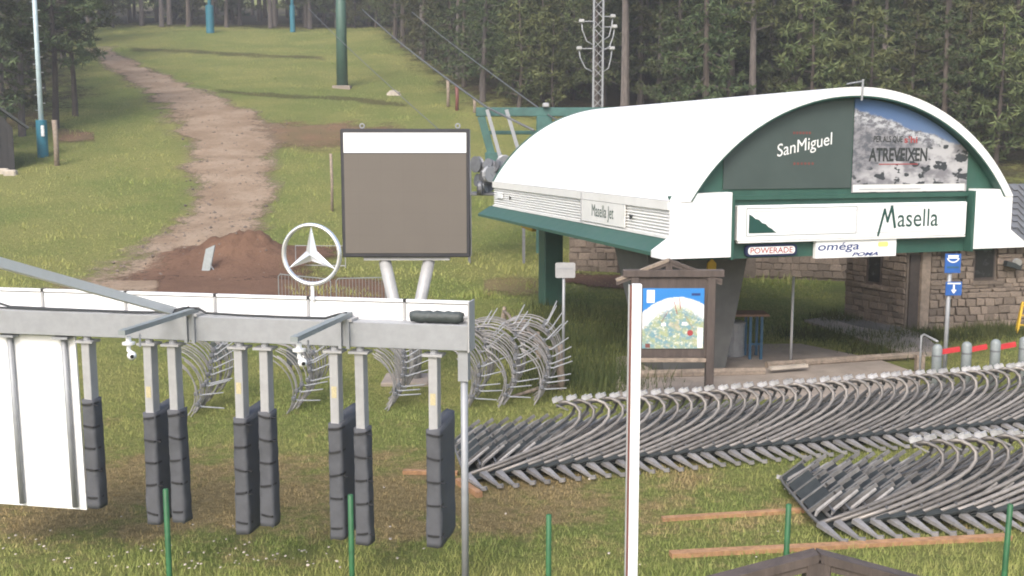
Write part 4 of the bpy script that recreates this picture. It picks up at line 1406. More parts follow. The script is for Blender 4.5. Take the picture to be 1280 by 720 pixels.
def map_mat():
    t = NT('piste_map_print')
    uv = t.node('ShaderNodeAttribute', attribute_name='puv')
    sp = t.node('ShaderNodeSeparateXYZ')
    t.link(uv.outputs['Vector'], sp.inputs[0])
    u, v = sp.outputs['X'], sp.outputs['Y']
    q = uv.outputs['Vector']
    n1 = t.noise(q, 6, 6, 0.7)
    n2 = t.noise(q, 16, 4, 0.7)
    n3 = t.noise(q, 4, 3)
    du = t.math('SUBTRACT', u, 0.58)
    peak = t.math('SUBTRACT', 0.86, t.math('MULTIPLY', t.math('MULTIPLY', du, du), 0.75))
    peak = t.math('ADD', peak, t.math('MULTIPLY', t.math('SUBTRACT', n1, 0.5), 0.10))
    dpt = t.math('SUBTRACT', peak, v)
    skyc = (0.03, 0.20, 0.52)
    land = t.mix(t.sstep(n1, 0.4, 0.6), (0.15, 0.28, 0.33), (0.34, 0.38, 0.22))
    land = t.mix(t.sstep(n2, 0.52, 0.64), land, (0.62, 0.62, 0.52))
    land = t.mix(t.math('MULTIPLY', t.sstep(n3, 0.54, 0.64), 0.6), land, (0.42, 0.36, 0.27))
    edge = t.math('ADD', t.math('MULTIPLY', t.math('ABSOLUTE', du), -0.22), t.math('MULTIPLY', n2, 0.42))
    land = t.mix(t.sstep(t.math('SUBTRACT', dpt, t.math('SUBTRACT', 0.36, edge)), 0.06, -0.06), land, (0.72, 0.74, 0.75))
    c = t.mix(t.sstep(dpt, -0.01, 0.02), skyc, land)
    t.link(c, t.b.inputs['Base Color'])
    t.b.inputs['Roughness'].default_value = 0.4
    MATS['piste_map'] = t.m
map_mat()
a, b = MP(802, 435), MP(880, 360)
mpz = MB().box((a.x, mbD - 0.05, a.z), (b.x, mbD - 0.031, b.z)).build('piste_map', 'piste_map', ib)
at = mpz.data.attributes.new('puv', 'FLOAT_VECTOR', 'POINT')
for i, v in enumerate(mpz.data.vertices):
    wv = v.co + OFF[ib.name]
    at.data[i].vector = ((wv.x - a.x) / (b.x - a.x), (wv.z - a.z) / (b.z - a.z), 0)
def mrect(px0, py0, px1, py1, m, nm, d=-0.053):
    p, q = MP(px0, py1), MP(px1, py0)
    MB().add([(p.x, mbD + d, p.z), (q.x, mbD + d, p.z), (q.x, mbD + d, q.z), (p.x, mbD + d, q.z)], [(0, 1, 2, 3)]).build(nm, m, mpz)
mrect(808, 362, 818, 378, 'letter_white', 'legend_box')
mrect(871, 409, 878, 434, 'letter_white', 'legend_box')
mrect(826, 403, 832, 407, 'letter_white', 'place_label')
mrect(852, 402, 858, 406, 'letter_white', 'place_label')
mrect(806, 429, 812, 434, 'letter_brown', 'place_label')
mrect(864, 366, 875, 369, 'letter_blue', 'map_title')
c = MP(862, 415.5)
MB().add([(c.x + 0.055 * math.cos(2 * math.pi * i / 14), mbD - 0.054, c.z + 0.055 * math.sin(2 * math.pi * i / 14)) for i in range(14)], [tuple(range(14))]).build('you_are_here_dot', 'letter_red', mpz)
for (x0_, y0_, x1_, y1_) in ((849, 372, 850, 386), (842, 376, 846, 392), (835, 388, 826, 402), (856, 394, 866, 410)):
    p, q = MP(x0_, y0_), MP(x1_, y1_)
    MB().bar((p.x, mbD - 0.053, p.z), (q.x, mbD - 0.053, q.z), 0.012, 0.004).build('lift_line', 'letter_red', mpz)

# ------------------------------------------------------------------ things under and beside the station
q = G(916, 446)
tbn = thing('litter_bin', 'grey cylindrical litter bin under the wooden table', 'bin', q)
m = MB()
zz_ = q.z
m.tube([q, q + Vector((0, 0, 0.02)), q + Vector((0, 0, 0.78)), q + Vector((0, 0, 0.80)), q + Vector((0, 0, 0.84))], [0.25, 0.26, 0.26, 0.28, 0.28], 20)
m.build('drum', 'bin_grey', tbn, smooth=False)
MB().tube([q + Vector((0, 0, 0.842)), q + Vector((0, 0, 0.87))], [0.275, 0.2], 20).build('lid', 'bin_grey', tbn)
q = G(925, 449)
tb = thing('wooden_table', 'plank table with blue steel legs beside the litter bin', 'table', q)
zt_ = P(925, 391, q.y).z
for i in range(4):
    MB().box((q.x - 0.62, q.y - 0.28 + i * 0.17, zt_ - 0.05), (q.x + 0.60, q.y - 0.12 + i * 0.17, zt_)).build('plank', 'table_wood', tb)
for dx in (-0.52, 0.18, 0.44):
    for dy in (-0.2, 0.3):
        MB().box((q.x + dx - 0.03, q.y + dy - 0.03, q.z - 0.05), (q.x + dx + 0.03, q.y + dy + 0.03, zt_ - 0.055)).build('leg', 'blue_steel', tb)
MB().box((q.x + 0.2, q.y - 0.22, q.z + 0.38), (q.x + 0.42, q.y - 0.18, q.z + 0.42)).build('stretcher', 'blue_steel', tb)
q = G(897, 445)
MB().bbox((q.x - 0.09, q.y - 0.05, q.z - 0.05), (q.x + 0.09, q.y + 0.05, q.z + 0.85), 0.01).build('stone_slab', 'pale_stone', None, 'narrow pale upright slab left of the litter bin', 'panel')

# sign post behind the chairs (white plate)
q = G(704, 462)
sp_ = thing('plate_sign', 'blank grey-white plate on a thin post left of the map board', 'sign', q)
zt_ = P(704, 328, q.y).z
MB().tube([q - Vector((0, 0, 0.1)), Vector((q.x, q.y, zt_))], 0.035, 8).build('post', 'galvanised', sp_, smooth=True)
a, b = P(694, 347, q.y), P(719, 328, q.y)
pl = MB().prism(rrect(a.x, b.x, a.z, b.z, 0.04), lambda x, z, d: Vector((x, d, z)), q.y - 0.06, q.y - 0.04).build('plate', 'galvanised_light', sp_)
MB().box((a.x + 0.03, q.y - 0.064, (a.z + b.z) / 2 + 0.02), (b.x - 0.05, q.y - 0.0605, (a.z + b.z) / 2 + 0.06)).build('stripe', 'galvanised', pl)

# blue signs
sy = 22.4
a = P(1190, 330, sy)
bs = thing('blue_sign_post', 'post with two blue signs, the lower with a white down arrow', 'sign', (a.x, sy, H(a.x, sy)))
MB().tube([(a.x - 0.02, sy + 0.05, -0.1), (a.x - 0.02, sy + 0.05, P(1190, 318, sy).z)], 0.045, 8).build('post', 'galvanised', bs, smooth=True)
def plate(px0, py0, px1, py1):
    p, q = P(px0, py1, sy), P(px1, py0, sy)
    return MB().box((p.x, sy - 0.03, p.z), (q.x, sy - 0.01, q.z)).build('sign_plate', 'sign_blue', bs), p, q
p1, a, b = plate(1180, 317, 1201, 341)
m = MB()
cx, cz_ = (a.x + b.x) / 2, b.z - 0.10
for k in range(9):
    th = R(200 + 140 * k / 8)
    th2 = R(200 + 140 * (k + 1) / 8)
    if k < 8:
        m.add([(cx + 0.14 * math.cos(th), sy - 0.034, cz_ + 0.05 + 0.14 * math.sin(th)), (cx + 0.14 * math.cos(th2), sy - 0.034, cz_ + 0.05 + 0.14 * math.sin(th2)), (cx + 0.115 * math.cos(th2), sy - 0.034, cz_ + 0.05 + 0.115 * math.sin(th2)), (cx + 0.115 * math.cos(th), sy - 0.034, cz_ + 0.05 + 0.115 * math.sin(th))], [(0, 1, 2, 3)])
m.add([(cx - 0.1, sy - 0.034, cz_ + 0.0), (cx + 0.1, sy - 0.034, cz_ + 0.0), (cx + 0.11, sy - 0.034, cz_ + 0.07), (cx - 0.11, sy - 0.034, cz_ + 0.07)], [(0, 1, 2, 3)])
m.build('lift_pictogram', 'letter_white', p1)
MB().add([(a.x + 0.04, sy - 0.034, a.z + 0.1), (b.x - 0.04, sy - 0.034, a.z + 0.1), (b.x - 0.04, sy - 0.034, a.z + 0.14), (a.x + 0.04, sy - 0.034, a.z + 0.14)], [(0, 1, 2, 3)]).build('caption', 'blue_steel', p1)
p2, a, b = plate(1181, 352, 1202, 369)
cx = (a.x + b.x) / 2 + 0.0
m = MB()
m.add([(cx - 0.018, sy - 0.034, a.z + 0.12), (cx + 0.018, sy - 0.034, a.z + 0.12), (cx + 0.018, sy - 0.034, b.z - 0.06), (cx - 0.018, sy - 0.034, b.z - 0.06), (cx - 0.06, sy - 0.034, a.z + 0.12), (cx + 0.06, sy - 0.034, a.z + 0.12), (cx, sy - 0.034, a.z + 0.035)], [(0, 1, 2, 3), (4, 6, 5)])
m.build('down_arrow', 'letter_white', p2)
MB().add([(a.x + 0.03, sy - 0.034, b.z - 0.05), (b.x - 0.03, sy - 0.034, b.z - 0.05), (b.x - 0.03, sy - 0.034, b.z - 0.02), (a.x + 0.03, sy - 0.034, b.z - 0.02)], [(0, 1, 2, 3)]).build('caption', 'map_print_label', p2)

# thin pale marker pole, boundary timbers
q = G(988, 458)
zt_ = P(988, 346, q.y).z
mk = thing('marker_pole', 'thin pale pole with a foot on the terrace in front of the station', 'pole', q)
MB().tube([q - Vector((0, 0, 0.1)), Vector((q.x, q.y, zt_))], 0.032, 8).build('shaft', 'galvanised_light', mk, smooth=True)
MB().bbox((q.x - 0.06, q.y - 0.06, q.z), (q.x + 0.06, q.y + 0.06, q.z + 0.1), 0.01).build('foot', 'galvanised_light', mk)
def log(pts, r, label, m='wood_weathered', name='timber_log', n=8):
    MB().tube(pts, r, n).build(name, m, None, label, 'log', 'logs edging the terrace')
a, b = G(958, 462), G(1150, 449)
log([a + Vector((0, 0, 0.1)), a.lerp(b, 0.5) + Vector((0, 0, 0.11)), b + Vector((0, 0, 0.1))], 0.085, 'long weathered log along the terrace edge below the marker pole')
a, b = G(800, 474), G(955, 470)
log([a + Vector((0, 0, 0.1)), b + Vector((0, 0, 0.1))], 0.1, 'weathered log behind the posts of the map board')
a, b = G(962, 470), G(1008, 466)
MB().bar(a + Vector((0, 0, 0.17)), b + Vector((0, 0, 0.17)), 0.12, 0.06).build('pale_board', 'pale_stone', None, 'pale short board lying at the foot of the marker pole', 'board')
q = G(1149, 466)
MB().bbox((q.x - 0.09, q.y - 0.09, -0.1), (q.x + 0.09, q.y + 0.09, 0.42), 0.01).build('kerb_stump', 'wood_weathered', None, 'short square stump at the right end of the terrace log', 'post')

# loading gate posts with red bars
gD = 21.4
for i, (px, py) in enumerate(((1172, 430), (1209, 427), (1245, 424), (1281, 421))):
    p = P(px, py, gD)
    lb_ = ['first', 'second', 'third', 'fourth'][i]
    gt = thing('loading_gate', 'rounded grey loading gate post, %s from the left behind the chairs' % lb_, 'gate post', (p.x, gD, 0), 'loading gate posts with red bars')
    m = MB()
    zz_ = p.z
    m.tube([(p.x, gD, -0.05), (p.x, gD, zz_ - 0.08), (p.x, gD, zz_ - 0.03), (p.x, gD, zz_)], [0.1, 0.1, 0.08, 0.03], 14)
    m.build('post', 'gate_grey', gt, smooth=True)
    MB().tube([(p.x, gD, zz_ - 0.25), (p.x, gD, zz_ - 0.22)], 0.104, 14).build('band', 'galvanised_dark', gt)
    if i < 3:
        q = P(px + 8, py + 12 + 2, gD)
        MB().bar((p.x + 0.09, gD, zz_ - 0.16), (p.x + (0.45 if i == 0 else 0.4), gD, zz_ - 0.10), 0.05, 0.10).build('red_arm', 'red_bar', gt)
# rail behind the first gate
a = P(1152, 418, 22.6)
rl_ = thing('queue_rail', 'thin grey bent tube rail left of the loading gates', 'rail', (a.x, 22.6, 0))
MB().tube([(a.x, 22.6, -0.05), (a.x, 22.6, a.z - 0.04), (a.x + 0.06, 22.6, a.z), P(1172, 427, 21.9)], 0.025, 8).build('tube', 'galvanised', rl_, smooth=True)
# yellow trestle at the right edge
q = G(1277, 418)
yt = thing('yellow_trestle', 'small yellow folding trestle at the right edge by the stone wall', 'trestle', q)
for dx in (0.0, 0.3):
    MB().bar(q + Vector((-0.12 + dx, 0, 0)), q + Vector((0.05 + dx, 0.15, 0.85)), 0.05, 0.03).build('leg', 'yellow_paint', yt)
    MB().bar(q + Vector((-0.0 + dx, 0.35, 0)), q + Vector((0.05 + dx, 0.17, 0.83)), 0.05, 0.03).build('leg', 'yellow_paint', yt)
for z in (0.25, 0.5, 0.75):
    MB().bar(q + Vector((-0.1 + z * 0.18, 0.15 * z, z)), q + Vector((0.22 + z * 0.18, 0.15 * z, z)), 0.04, 0.03).build('rung', 'yellow_paint', yt)

# rustic rope and log fence left of the map board
fp = [(700, 487, 0.085, 0.95), (672, 455, 0.09, 0.75), (655, 428, 0.08, 0.6), (630, 408, 0.08, 0.55)]
rf_ = thing('rustic_fence', 'crooked rustic log fence with sagging branches beside the long chair row', 'fence', G(690, 470))
tops = []
for i, (px, py, r, h) in enumerate(fp):
    q = G(px, py)
    rr = random.Random(i)
    pts = [q + Vector((rr.uniform(-0.05, 0.05), 0, h * k / 4)) for k in range(5)]
    pts[0].z -= 0.1
    MB().tube(pts, [r, r * 0.95, r * 1.05, r * 0.9, r * 0.6], 8).build('post', 'wood_weathered', rf_, smooth=True)
    tops.append(pts[-1] - Vector((0, 0, 0.12)))
for a, b in zip(tops[:-1], tops[1:]):
    pts = [a.lerp(b, k / 6) - Vector((0.03 * math.sin(k * 2.2), 0, 0.10 * math.sin(math.pi * k / 6))) for k in range(7)]
    MB().tube(pts, [0.05, 0.04, 0.045, 0.035, 0.045, 0.04, 0.05], 7).build('rail', 'wood_weathered', rf_, smooth=True)
a, b = G(700, 486), G(640, 499)
MB().tube([a + Vector((0, 0, 0.06)), a.lerp(b, 0.4) + Vector((0, 0.06, 0.09)), b + Vector((0, 0, 0.05))], [0.05, 0.045, 0.03], 7).build('rail', 'wood_weathered', rf_, smooth=True)

# ------------------------------------------------------------------ hillside things
# grey traffic board on the soil
q = G(256, 343)
tsb = thing('leaning_board', 'small grey board leaning on a prop in front of the soil mound', 'board', q)
a, b, c_, d_ = P(251, 343, q.y), P(262, 338, q.y), P(266, 307, q.y), P(255, 312, q.y)
pr_ = [Vector((p.x, q.y + 0.25 * (p.z - a.z), p.z)) for p in (a, b, c_, d_)]
MB().add(pr_ + [p + Vector((0.02, 0.04, 0)) for p in pr_], [(0, 1, 2, 3), (7, 6, 5, 4), (0, 4, 5, 1), (1, 5, 6, 2), (2, 6, 7, 3), (3, 7, 4, 0)]).build('board', 'gate_grey', tsb)
MB().bar(pr_[1] + Vector((0, 0.05, 0.2)), G(268, 344) + Vector((0, 0.3, 0)), 0.04).build('prop', 'galvanised', tsb)
# crowd barriers
for i, (pa, pb, lab) in enumerate((((349, 384), (414, 392), 'left metal crowd barrier behind the star emblem'), ((421, 391), (482, 389), 'right metal crowd barrier left of the screen legs'))):
    a, b = G(*pa), G(*pb)
    cb = thing('crowd_barrier', lab, 'barrier', a, 'crowd barriers by the soil')
    d = (b - a)
    hh = 1.02
    up = Vector((0, 0, hh))
    MB().tube([a + Vector((0, 0, 0.12)), a + up * 0.93, a + d * 0.04 + up, a + d * 0.96 + up, b + up * 0.93, b + Vector((0, 0, 0.12)), a + d * 0.5 + Vector((0, 0, 0.13)), a + Vector((0, 0, 0.13))], 0.017, 6).build('frame', 'gate_grey', cb)
    for k in range(1, 15):
        p = a + d * (k / 15)
        MB().tube([p + Vector((0, 0, 0.13)), p + up * 0.98], 0.007, 5).build('bar', 'gate_grey', cb)
    for p in (a, b):
        MB().bar(p + Vector((0, -0.3, 0.02)), p + Vector((0, 0.3, 0.02)), 0.05, 0.03).build('foot', 'galvanised_light', cb)
# white goal-like frame behind the star
q0, q1 = G(370, 334), G(432, 335)
wf = thing('tube_frame', 'thin white rectangular tube frame standing on the slope behind the star', 'frame', q0)
h1 = P(370, 307, q0.y).z
MB().tube([q0, Vector((q0.x, q0.y, h1)), Vector((q1.x, q1.y, h1)), q1], 0.02, 6).build('frame', 'galvanised', wf)
MB().tube([q0 + Vector((0, 0, 0.08)), q1 + Vector((0, 0, 0.08))], 0.02, 6).build('bottom_bar', 'galvanised_light', wf)
# snow poles and stakes
def pole(px, py0, py1, r, m, label, name='marker_stake', cat='stake'):
    q = G(px, py1)
    zt_ = P(px, py0, q.y).z
    MB().tube([q - Vector((0, 0, 0.2)), Vector((q.x + 0.03, q.y, (zt_ + q.z) / 2)), Vector((q.x, q.y, zt_))], r, 6).build(name, m, None, label, cat, smooth=True)
pole(415, 192, 264, 0.07, 'wood_weathered', 'pale wooden stake on the slope left of the screen')
pole(71, 150, 207, 0.14, 'wood_weathered', 'brown wooden stake beside the blue padded mast')
pole(560, 100, 133, 0.13, 'wood_weathered', 'pale stake at the forest edge, left of the red one')
pole(571, 106, 138, 0.13, 'letter_brown', 'reddish stake at the forest edge')
pole(593, 122, 141, 0.12, 'wood_weathered', 'short grey stake at the forest edge above the green frame')
# pale rock
q = G(492, 119)
m = MB()
for i in range(7):
    for k in range(9):
        th, ph = 2 * math.pi * k / 9, math.pi / 2 * i / 6
        rr_ = 1 + 0.25 * mnoise.noise(Vector((th * 2, ph * 3, 1)))
        m.v.append(q + Vector((0.6 * math.cos(th) * math.cos(ph) * rr_, 0.4 * math.sin(th) * math.cos(ph) * rr_, 0.42 * math.sin(ph) * rr_ - 0.05)))
for i in range(6):
    for k in range(9):
        j = (k + 1) % 9
        m.f.append((i * 9 + k, i * 9 + j, i * 9 + 9 + j, i * 9 + 9 + k))
m.build('boulder', 'pale_stone', None, 'pale boulder in the grass right of the green lift tower', 'rock')
# green lift tower
q = G(428, 109)
lt = thing('lift_tower', 'green steel chairlift tower standing on the upper slope', 'lift tower', q)
MB().tube([q - Vector((0, 0, 0.3)), q + Vector((0, 0, 9.5))], [0.45, 0.36], 16).build('column', 'tower_green', lt, smooth=True)
MB().bbox((q.x - 2.2, q.y - 0.2, q.z + 9.5), (q.x + 2.2, q.y + 0.2, q.z + 9.9), 0.03).build('crossarm', 'tower_green', lt)
for dx in (-2.0, 2.0):
    MB().bbox((q.x + dx - 0.12, q.y - 1.5, q.z + 9.2), (q.x + dx + 0.12, q.y + 1.5, q.z + 9.48), 0.03).build('sheave_train', 'galvanised', lt)
MB().bbox((q.x - 0.7, q.y - 0.7, q.z - 0.3), (q.x + 0.7, q.y + 0.7, q.z + 0.1), 0.03).build('footing', 'concrete', lt)
# blue padded poles
def padded(px, py0, py1, label, h, rp, rpad, padh, polem='pale_blue_pole'):
    q = G(px, py1)
    t = thing('padded_mast', label, 'mast', q)
    MB().tube([q - Vector((0, 0, 0.3)), q + Vector((0, 0, h))], [rp * 1.1, rp * 0.9], 12).build('mast', polem, t, smooth=True)
    MB().tube([q - Vector((0, 0, 0.1)), q + Vector((0, 0, 0.03)), q + Vector((0, 0, padh - 0.03)), q + Vector((0, 0, padh))], [rpad * 0.97, rpad, rpad, rpad * 0.95], 16).build('padding', 'teal_pad', t, smooth=False)
    return t, q
t, q = padded(54, 150, 196, 'tall pale blue mast with teal padding at its foot', 12, 0.13, 0.30, 2.05)
for k in range(9):
    for s_ in (-1, 1):
        z = 2.6 + k * 0.85 + (0.4 if s_ > 0 else 0)
        MB().tube([q + Vector((s_ * 0.11, 0, z)), q + Vector((s_ * 0.28, 0, z))], 0.02, 5).build('climbing_peg', 'galvanised', t)
MB().box((q.x + 0.1, q.y - 0.335, q.z + 1.15), (q.x + 0.27, q.y - 0.27, q.z + 1.75)).build('notice', 'map_print_label', t)
padded(263, 20, 41, 'distant teal padded mast on the crest above the track', 9, 0.2, 0.45, 3.0, 'teal_pad')
padded(366, 20, 40, 'faint distant teal mast on the crest left of the lift tower', 9, 0.18, 0.3, 3.0, 'teal_pad')
# dark hut at the left edge
q = G(4, 213)
HR = Matrix.Rotation(-math.atan2(-q.x, q.y) * -1, 3, 'Z')
HC = Vector((P(19, 213, q.y).x, q.y, 0))
hutf = lambda p: HR @ (p - HC) + HC
ht = thing('dark_hut', 'small dark timber hut at the left edge of the slope', 'hut', q)
hx1 = P(19, 213, q.y).x
hx0 = hx1 - 2.2
hz = P(19, 160, q.y).z
pkz_ = P(2, 125, q.y).z
pkx_ = (hx0 + hx1) / 2
MB(hutf).prism([(hx0, q.z - 0.3), (hx1, q.z - 0.3), (hx1, hz), (pkx_, pkz_ - 0.15), (hx0, hz)], lambda a, b, d: Vector((a, d, b)), q.y, q.y + 2.4).build('wall', 'hut_wood', ht)
for k in range(7):
    x = hx1 - 0.02 - k * 0.31
    MB(hutf).box((x - 0.27, q.y - 0.03, q.z - 0.1), (x, q.y - 0.002, hz)).build('board', 'hut_wood', ht)
ex = P(34, 160, q.y)
sl_ = (pkz_ - ex.z) / (ex.x - pkx_)
for s_ in (-1, 1):
    MB(hutf).bar((pkx_, q.y + 1.2, pkz_), (pkx_ + s_ * (ex.x - pkx_), q.y + 1.2, ex.z), 3.2, 0.12).build('roof_plane', 'hut_roof', ht)
for i, (px, py) in enumerate(((4, 217), (14, 219))):
    g = G(px, py)
    m = MB()
    m.bbox((g.x - 0.35, g.y - 0.2, g.z - 0.1), (g.x + 0.3, g.y + 0.2, g.z + 0.28), 0.07)
    m.build('footing_stone', 'pale_stone', None, 'pale stone at the foot of the dark hut, %s of two' % ('left' if i == 0 else 'right'), 'rock', 'stones at the hut')
# return frame behind the station
fy = 42.5
fz = P(640, 140, fy).z
a0 = P(595, 140, fy).x
rfm = thing('line_frame', 'teal steel line frame with slanting masts behind the station', 'steel frame', (a0 + 2.6, fy, H(a0 + 2.6, fy)))
MB().bbox((a0, fy - 0.18, fz - 0.17), (a0 + 5.4, fy + 0.18, fz + 0.17), 0.02).build('crossbeam', 'frame_teal', rfm)
MB().bbox((a0 + 0.4, fy + 1.3, fz - 0.85), (a0 + 5.0, fy + 1.5, fz - 0.7), 0.02).build('crossbeam', 'frame_teal', rfm)
MB().bar((a0 + 0.2, fy, fz - 0.17), (a0 + 0.75, fy, fz - 2.2), 0.3, 0.3).build('strut', 'frame_teal', rfm)
MB().bar((a0 + 5.1, fy, fz - 0.17), (a0 + 4.6, fy, fz - 2.2), 0.3, 0.3).build('strut', 'frame_teal', rfm)
MB().bbox((a0 + 0.35, fy - 0.3, fz - 2.1), (a0 + 1.0, fy + 0.3, fz - 1.55), 0.03).build('junction_box', 'frame_teal', rfm)
MB().bbox((a0 + 2.35, fy - 0.3, H(a0 + 2.6, fy) - 0.2), (a0 + 2.95, fy + 0.3, fz - 0.17), 0.03).build('column', 'frame_teal', rfm)
MB().bar((a0 + 0.7, fy, fz - 2.0), (a0 + 2.4, fy, fz - 2.9), 0.2, 0.25).build('strut', 'frame_teal', rfm)
for px0, py0, px1, py1 in ((609, 137, 629, 210), (633, 137, 648, 188)):
    MB().bar(P(px0, py0, fy - 0.6), P(px1, py1, fy - 0.6), 0.14, 0.14).build('slanting_mast', 'galvanised', rfm)
MB().bbox((P(678, 138, fy).x, fy - 0.4, fz + 0.17), (P(686, 138, fy).x, fy + 0.2, fz + 0.34), 0.03).build('lamp', 'galvanised_light', rfm)
# heap of steel parts behind the screen: individual sheaves and clamps
rh = random.Random(9)
for k in range(16):
    px, py = rh.uniform(596, 632), rh.uniform(196, 238)
    c = P(px, py + 6, 40.5 + rh.uniform(-0.5, 0.8))
    sh = MB()
    ax = Vector((rh.uniform(-1, 1), rh.uniform(-1, 0.2), rh.uniform(-0.4, 0.4))).normalized()
    r0 = rh.uniform(0.2, 0.32)
    sh.tube([c - ax * 0.09, c - ax * 0.05, c + ax * 0.05, c + ax * 0.09], [r0, r0 * 0.82, r0 * 0.82, r0], 12)
    sh.build('sheave_wheel', 'galvanised_dark' if k % 3 else 'galvanised', None, 'grey sheave wheel in the heap behind the station', 'wheel', 'sheave wheels heaped behind the station')
c = P(615, 232, 40.9)
gz = H(c.x, 40.9)
rk = thing('parts_rack', 'dark steel storage rack holding the heap of sheave wheels', 'rack', (c.x, 40.9, gz))
MB().bbox((c.x - 0.9, 40.3, c.z - 0.35), (c.x + 1.3, 41.6, c.z - 0.25), 0.02).build('deck', 'galvanised_dark', rk)
for dx in (-0.85, 1.2):
    for dy in (40.35, 41.5):
        MB().box((c.x + dx - 0.05, dy, gz - 0.2), (c.x + dx + 0.05, dy + 0.08, c.z + 0.9)).build('upright', 'galvanised_dark', rk)
# ropes
def rope(pts, r, label):
    MB().tube(pts, r, 5).build('haul_rope', 'rope_steel', None, label, 'cable', smooth=True)
def sag(a, b, s, n=14):
    return [a.lerp(b, k / n) - Vector((0, 0, s * 4 * (k / n) * (1 - k / n))) for k in range(n + 1)]
fr = P(608, 134, fy)
rope(sag(P(453, 12, 90), fr, 0.2) + [P(667, 163, 36)], 0.045, 'thick haul rope descending past the forest to the green frame')
fr2 = P(683, 142, fy)
rope(sag(P(515, 15, 88), fr2, 0.1) + [P(760, 190, 36)], 0.03, 'thinner rope descending in front of the trees to the frame lamp')
rope(sag(P(385, 10, 86), P(560, 172, 44), 0.15), 0.022, 'faint thin rope crossing the slope past the green lift tower')

# lattice mast
mx = P(747, 140, 57)
mzb = H(mx.x, 57)
lm = thing('lattice_mast', 'grey lattice mast with curved lamp arms behind the station', 'mast', (mx.x, 57, mzb))
mh = 17
wb = 0.24
corners = [(-wb, -wb), (wb, -wb), (wb, wb), (-wb, wb)]
for cx, cy in corners:
    MB().tube([(mx.x + cx, 57 + cy, mzb - 0.2), (mx.x + cx, 57 + cy, mzb + mh)], 0.04, 6).build('chord', 'galvanised', lm)
m = MB()
z = mzb
k = 0
while z < mzb + mh - 0.5:
    for i in range(4):
        a, b = corners[i], corners[(i + 1) % 4]
        m.tube([(mx.x + a[0], 57 + a[1], z), (mx.x + b[0], 57 + b[1], z + 0.5)] if (k + i) % 2 else [(mx.x + b[0], 57 + b[1], z), (mx.x + a[0], 57 + a[1], z + 0.5)], 0.02, 4)
    z += 0.5
    k += 1
m.build('lattice', 'galvanised', lm)
for px, pz, sgn in ((724, 62, -1), (727, 28, -1), (768, 35, 1), (765, 62, 1), (766, 22, 1)):
    tip = P(px, pz, 57)
    base = Vector((mx.x + sgn * wb, 57, tip.z - 1.15))
    pts = [tip, tip + Vector((-sgn * 0.05, 0, -0.4)), tip.lerp(base, 0.6) + Vector((sgn * 0.12, 0, -0.25)), base]
    MB().tube(pts, 0.035, 6).build('curved_arm', 'galvanised', lm, smooth=True)
    MB().tube([tip + Vector((0, 0, 0.05)), Vector((mx.x + sgn * wb, 57, tip.z + 0.05))], 0.03, 6).build('lamp_arm', 'galvanised', lm)
    MB().bbox((tip.x - 0.14, 56.85, tip.z - 0.02), (tip.x + 0.14, 57.15, tip.z + 0.16), 0.03).build('lamp_head', 'galvanised_light', lm)

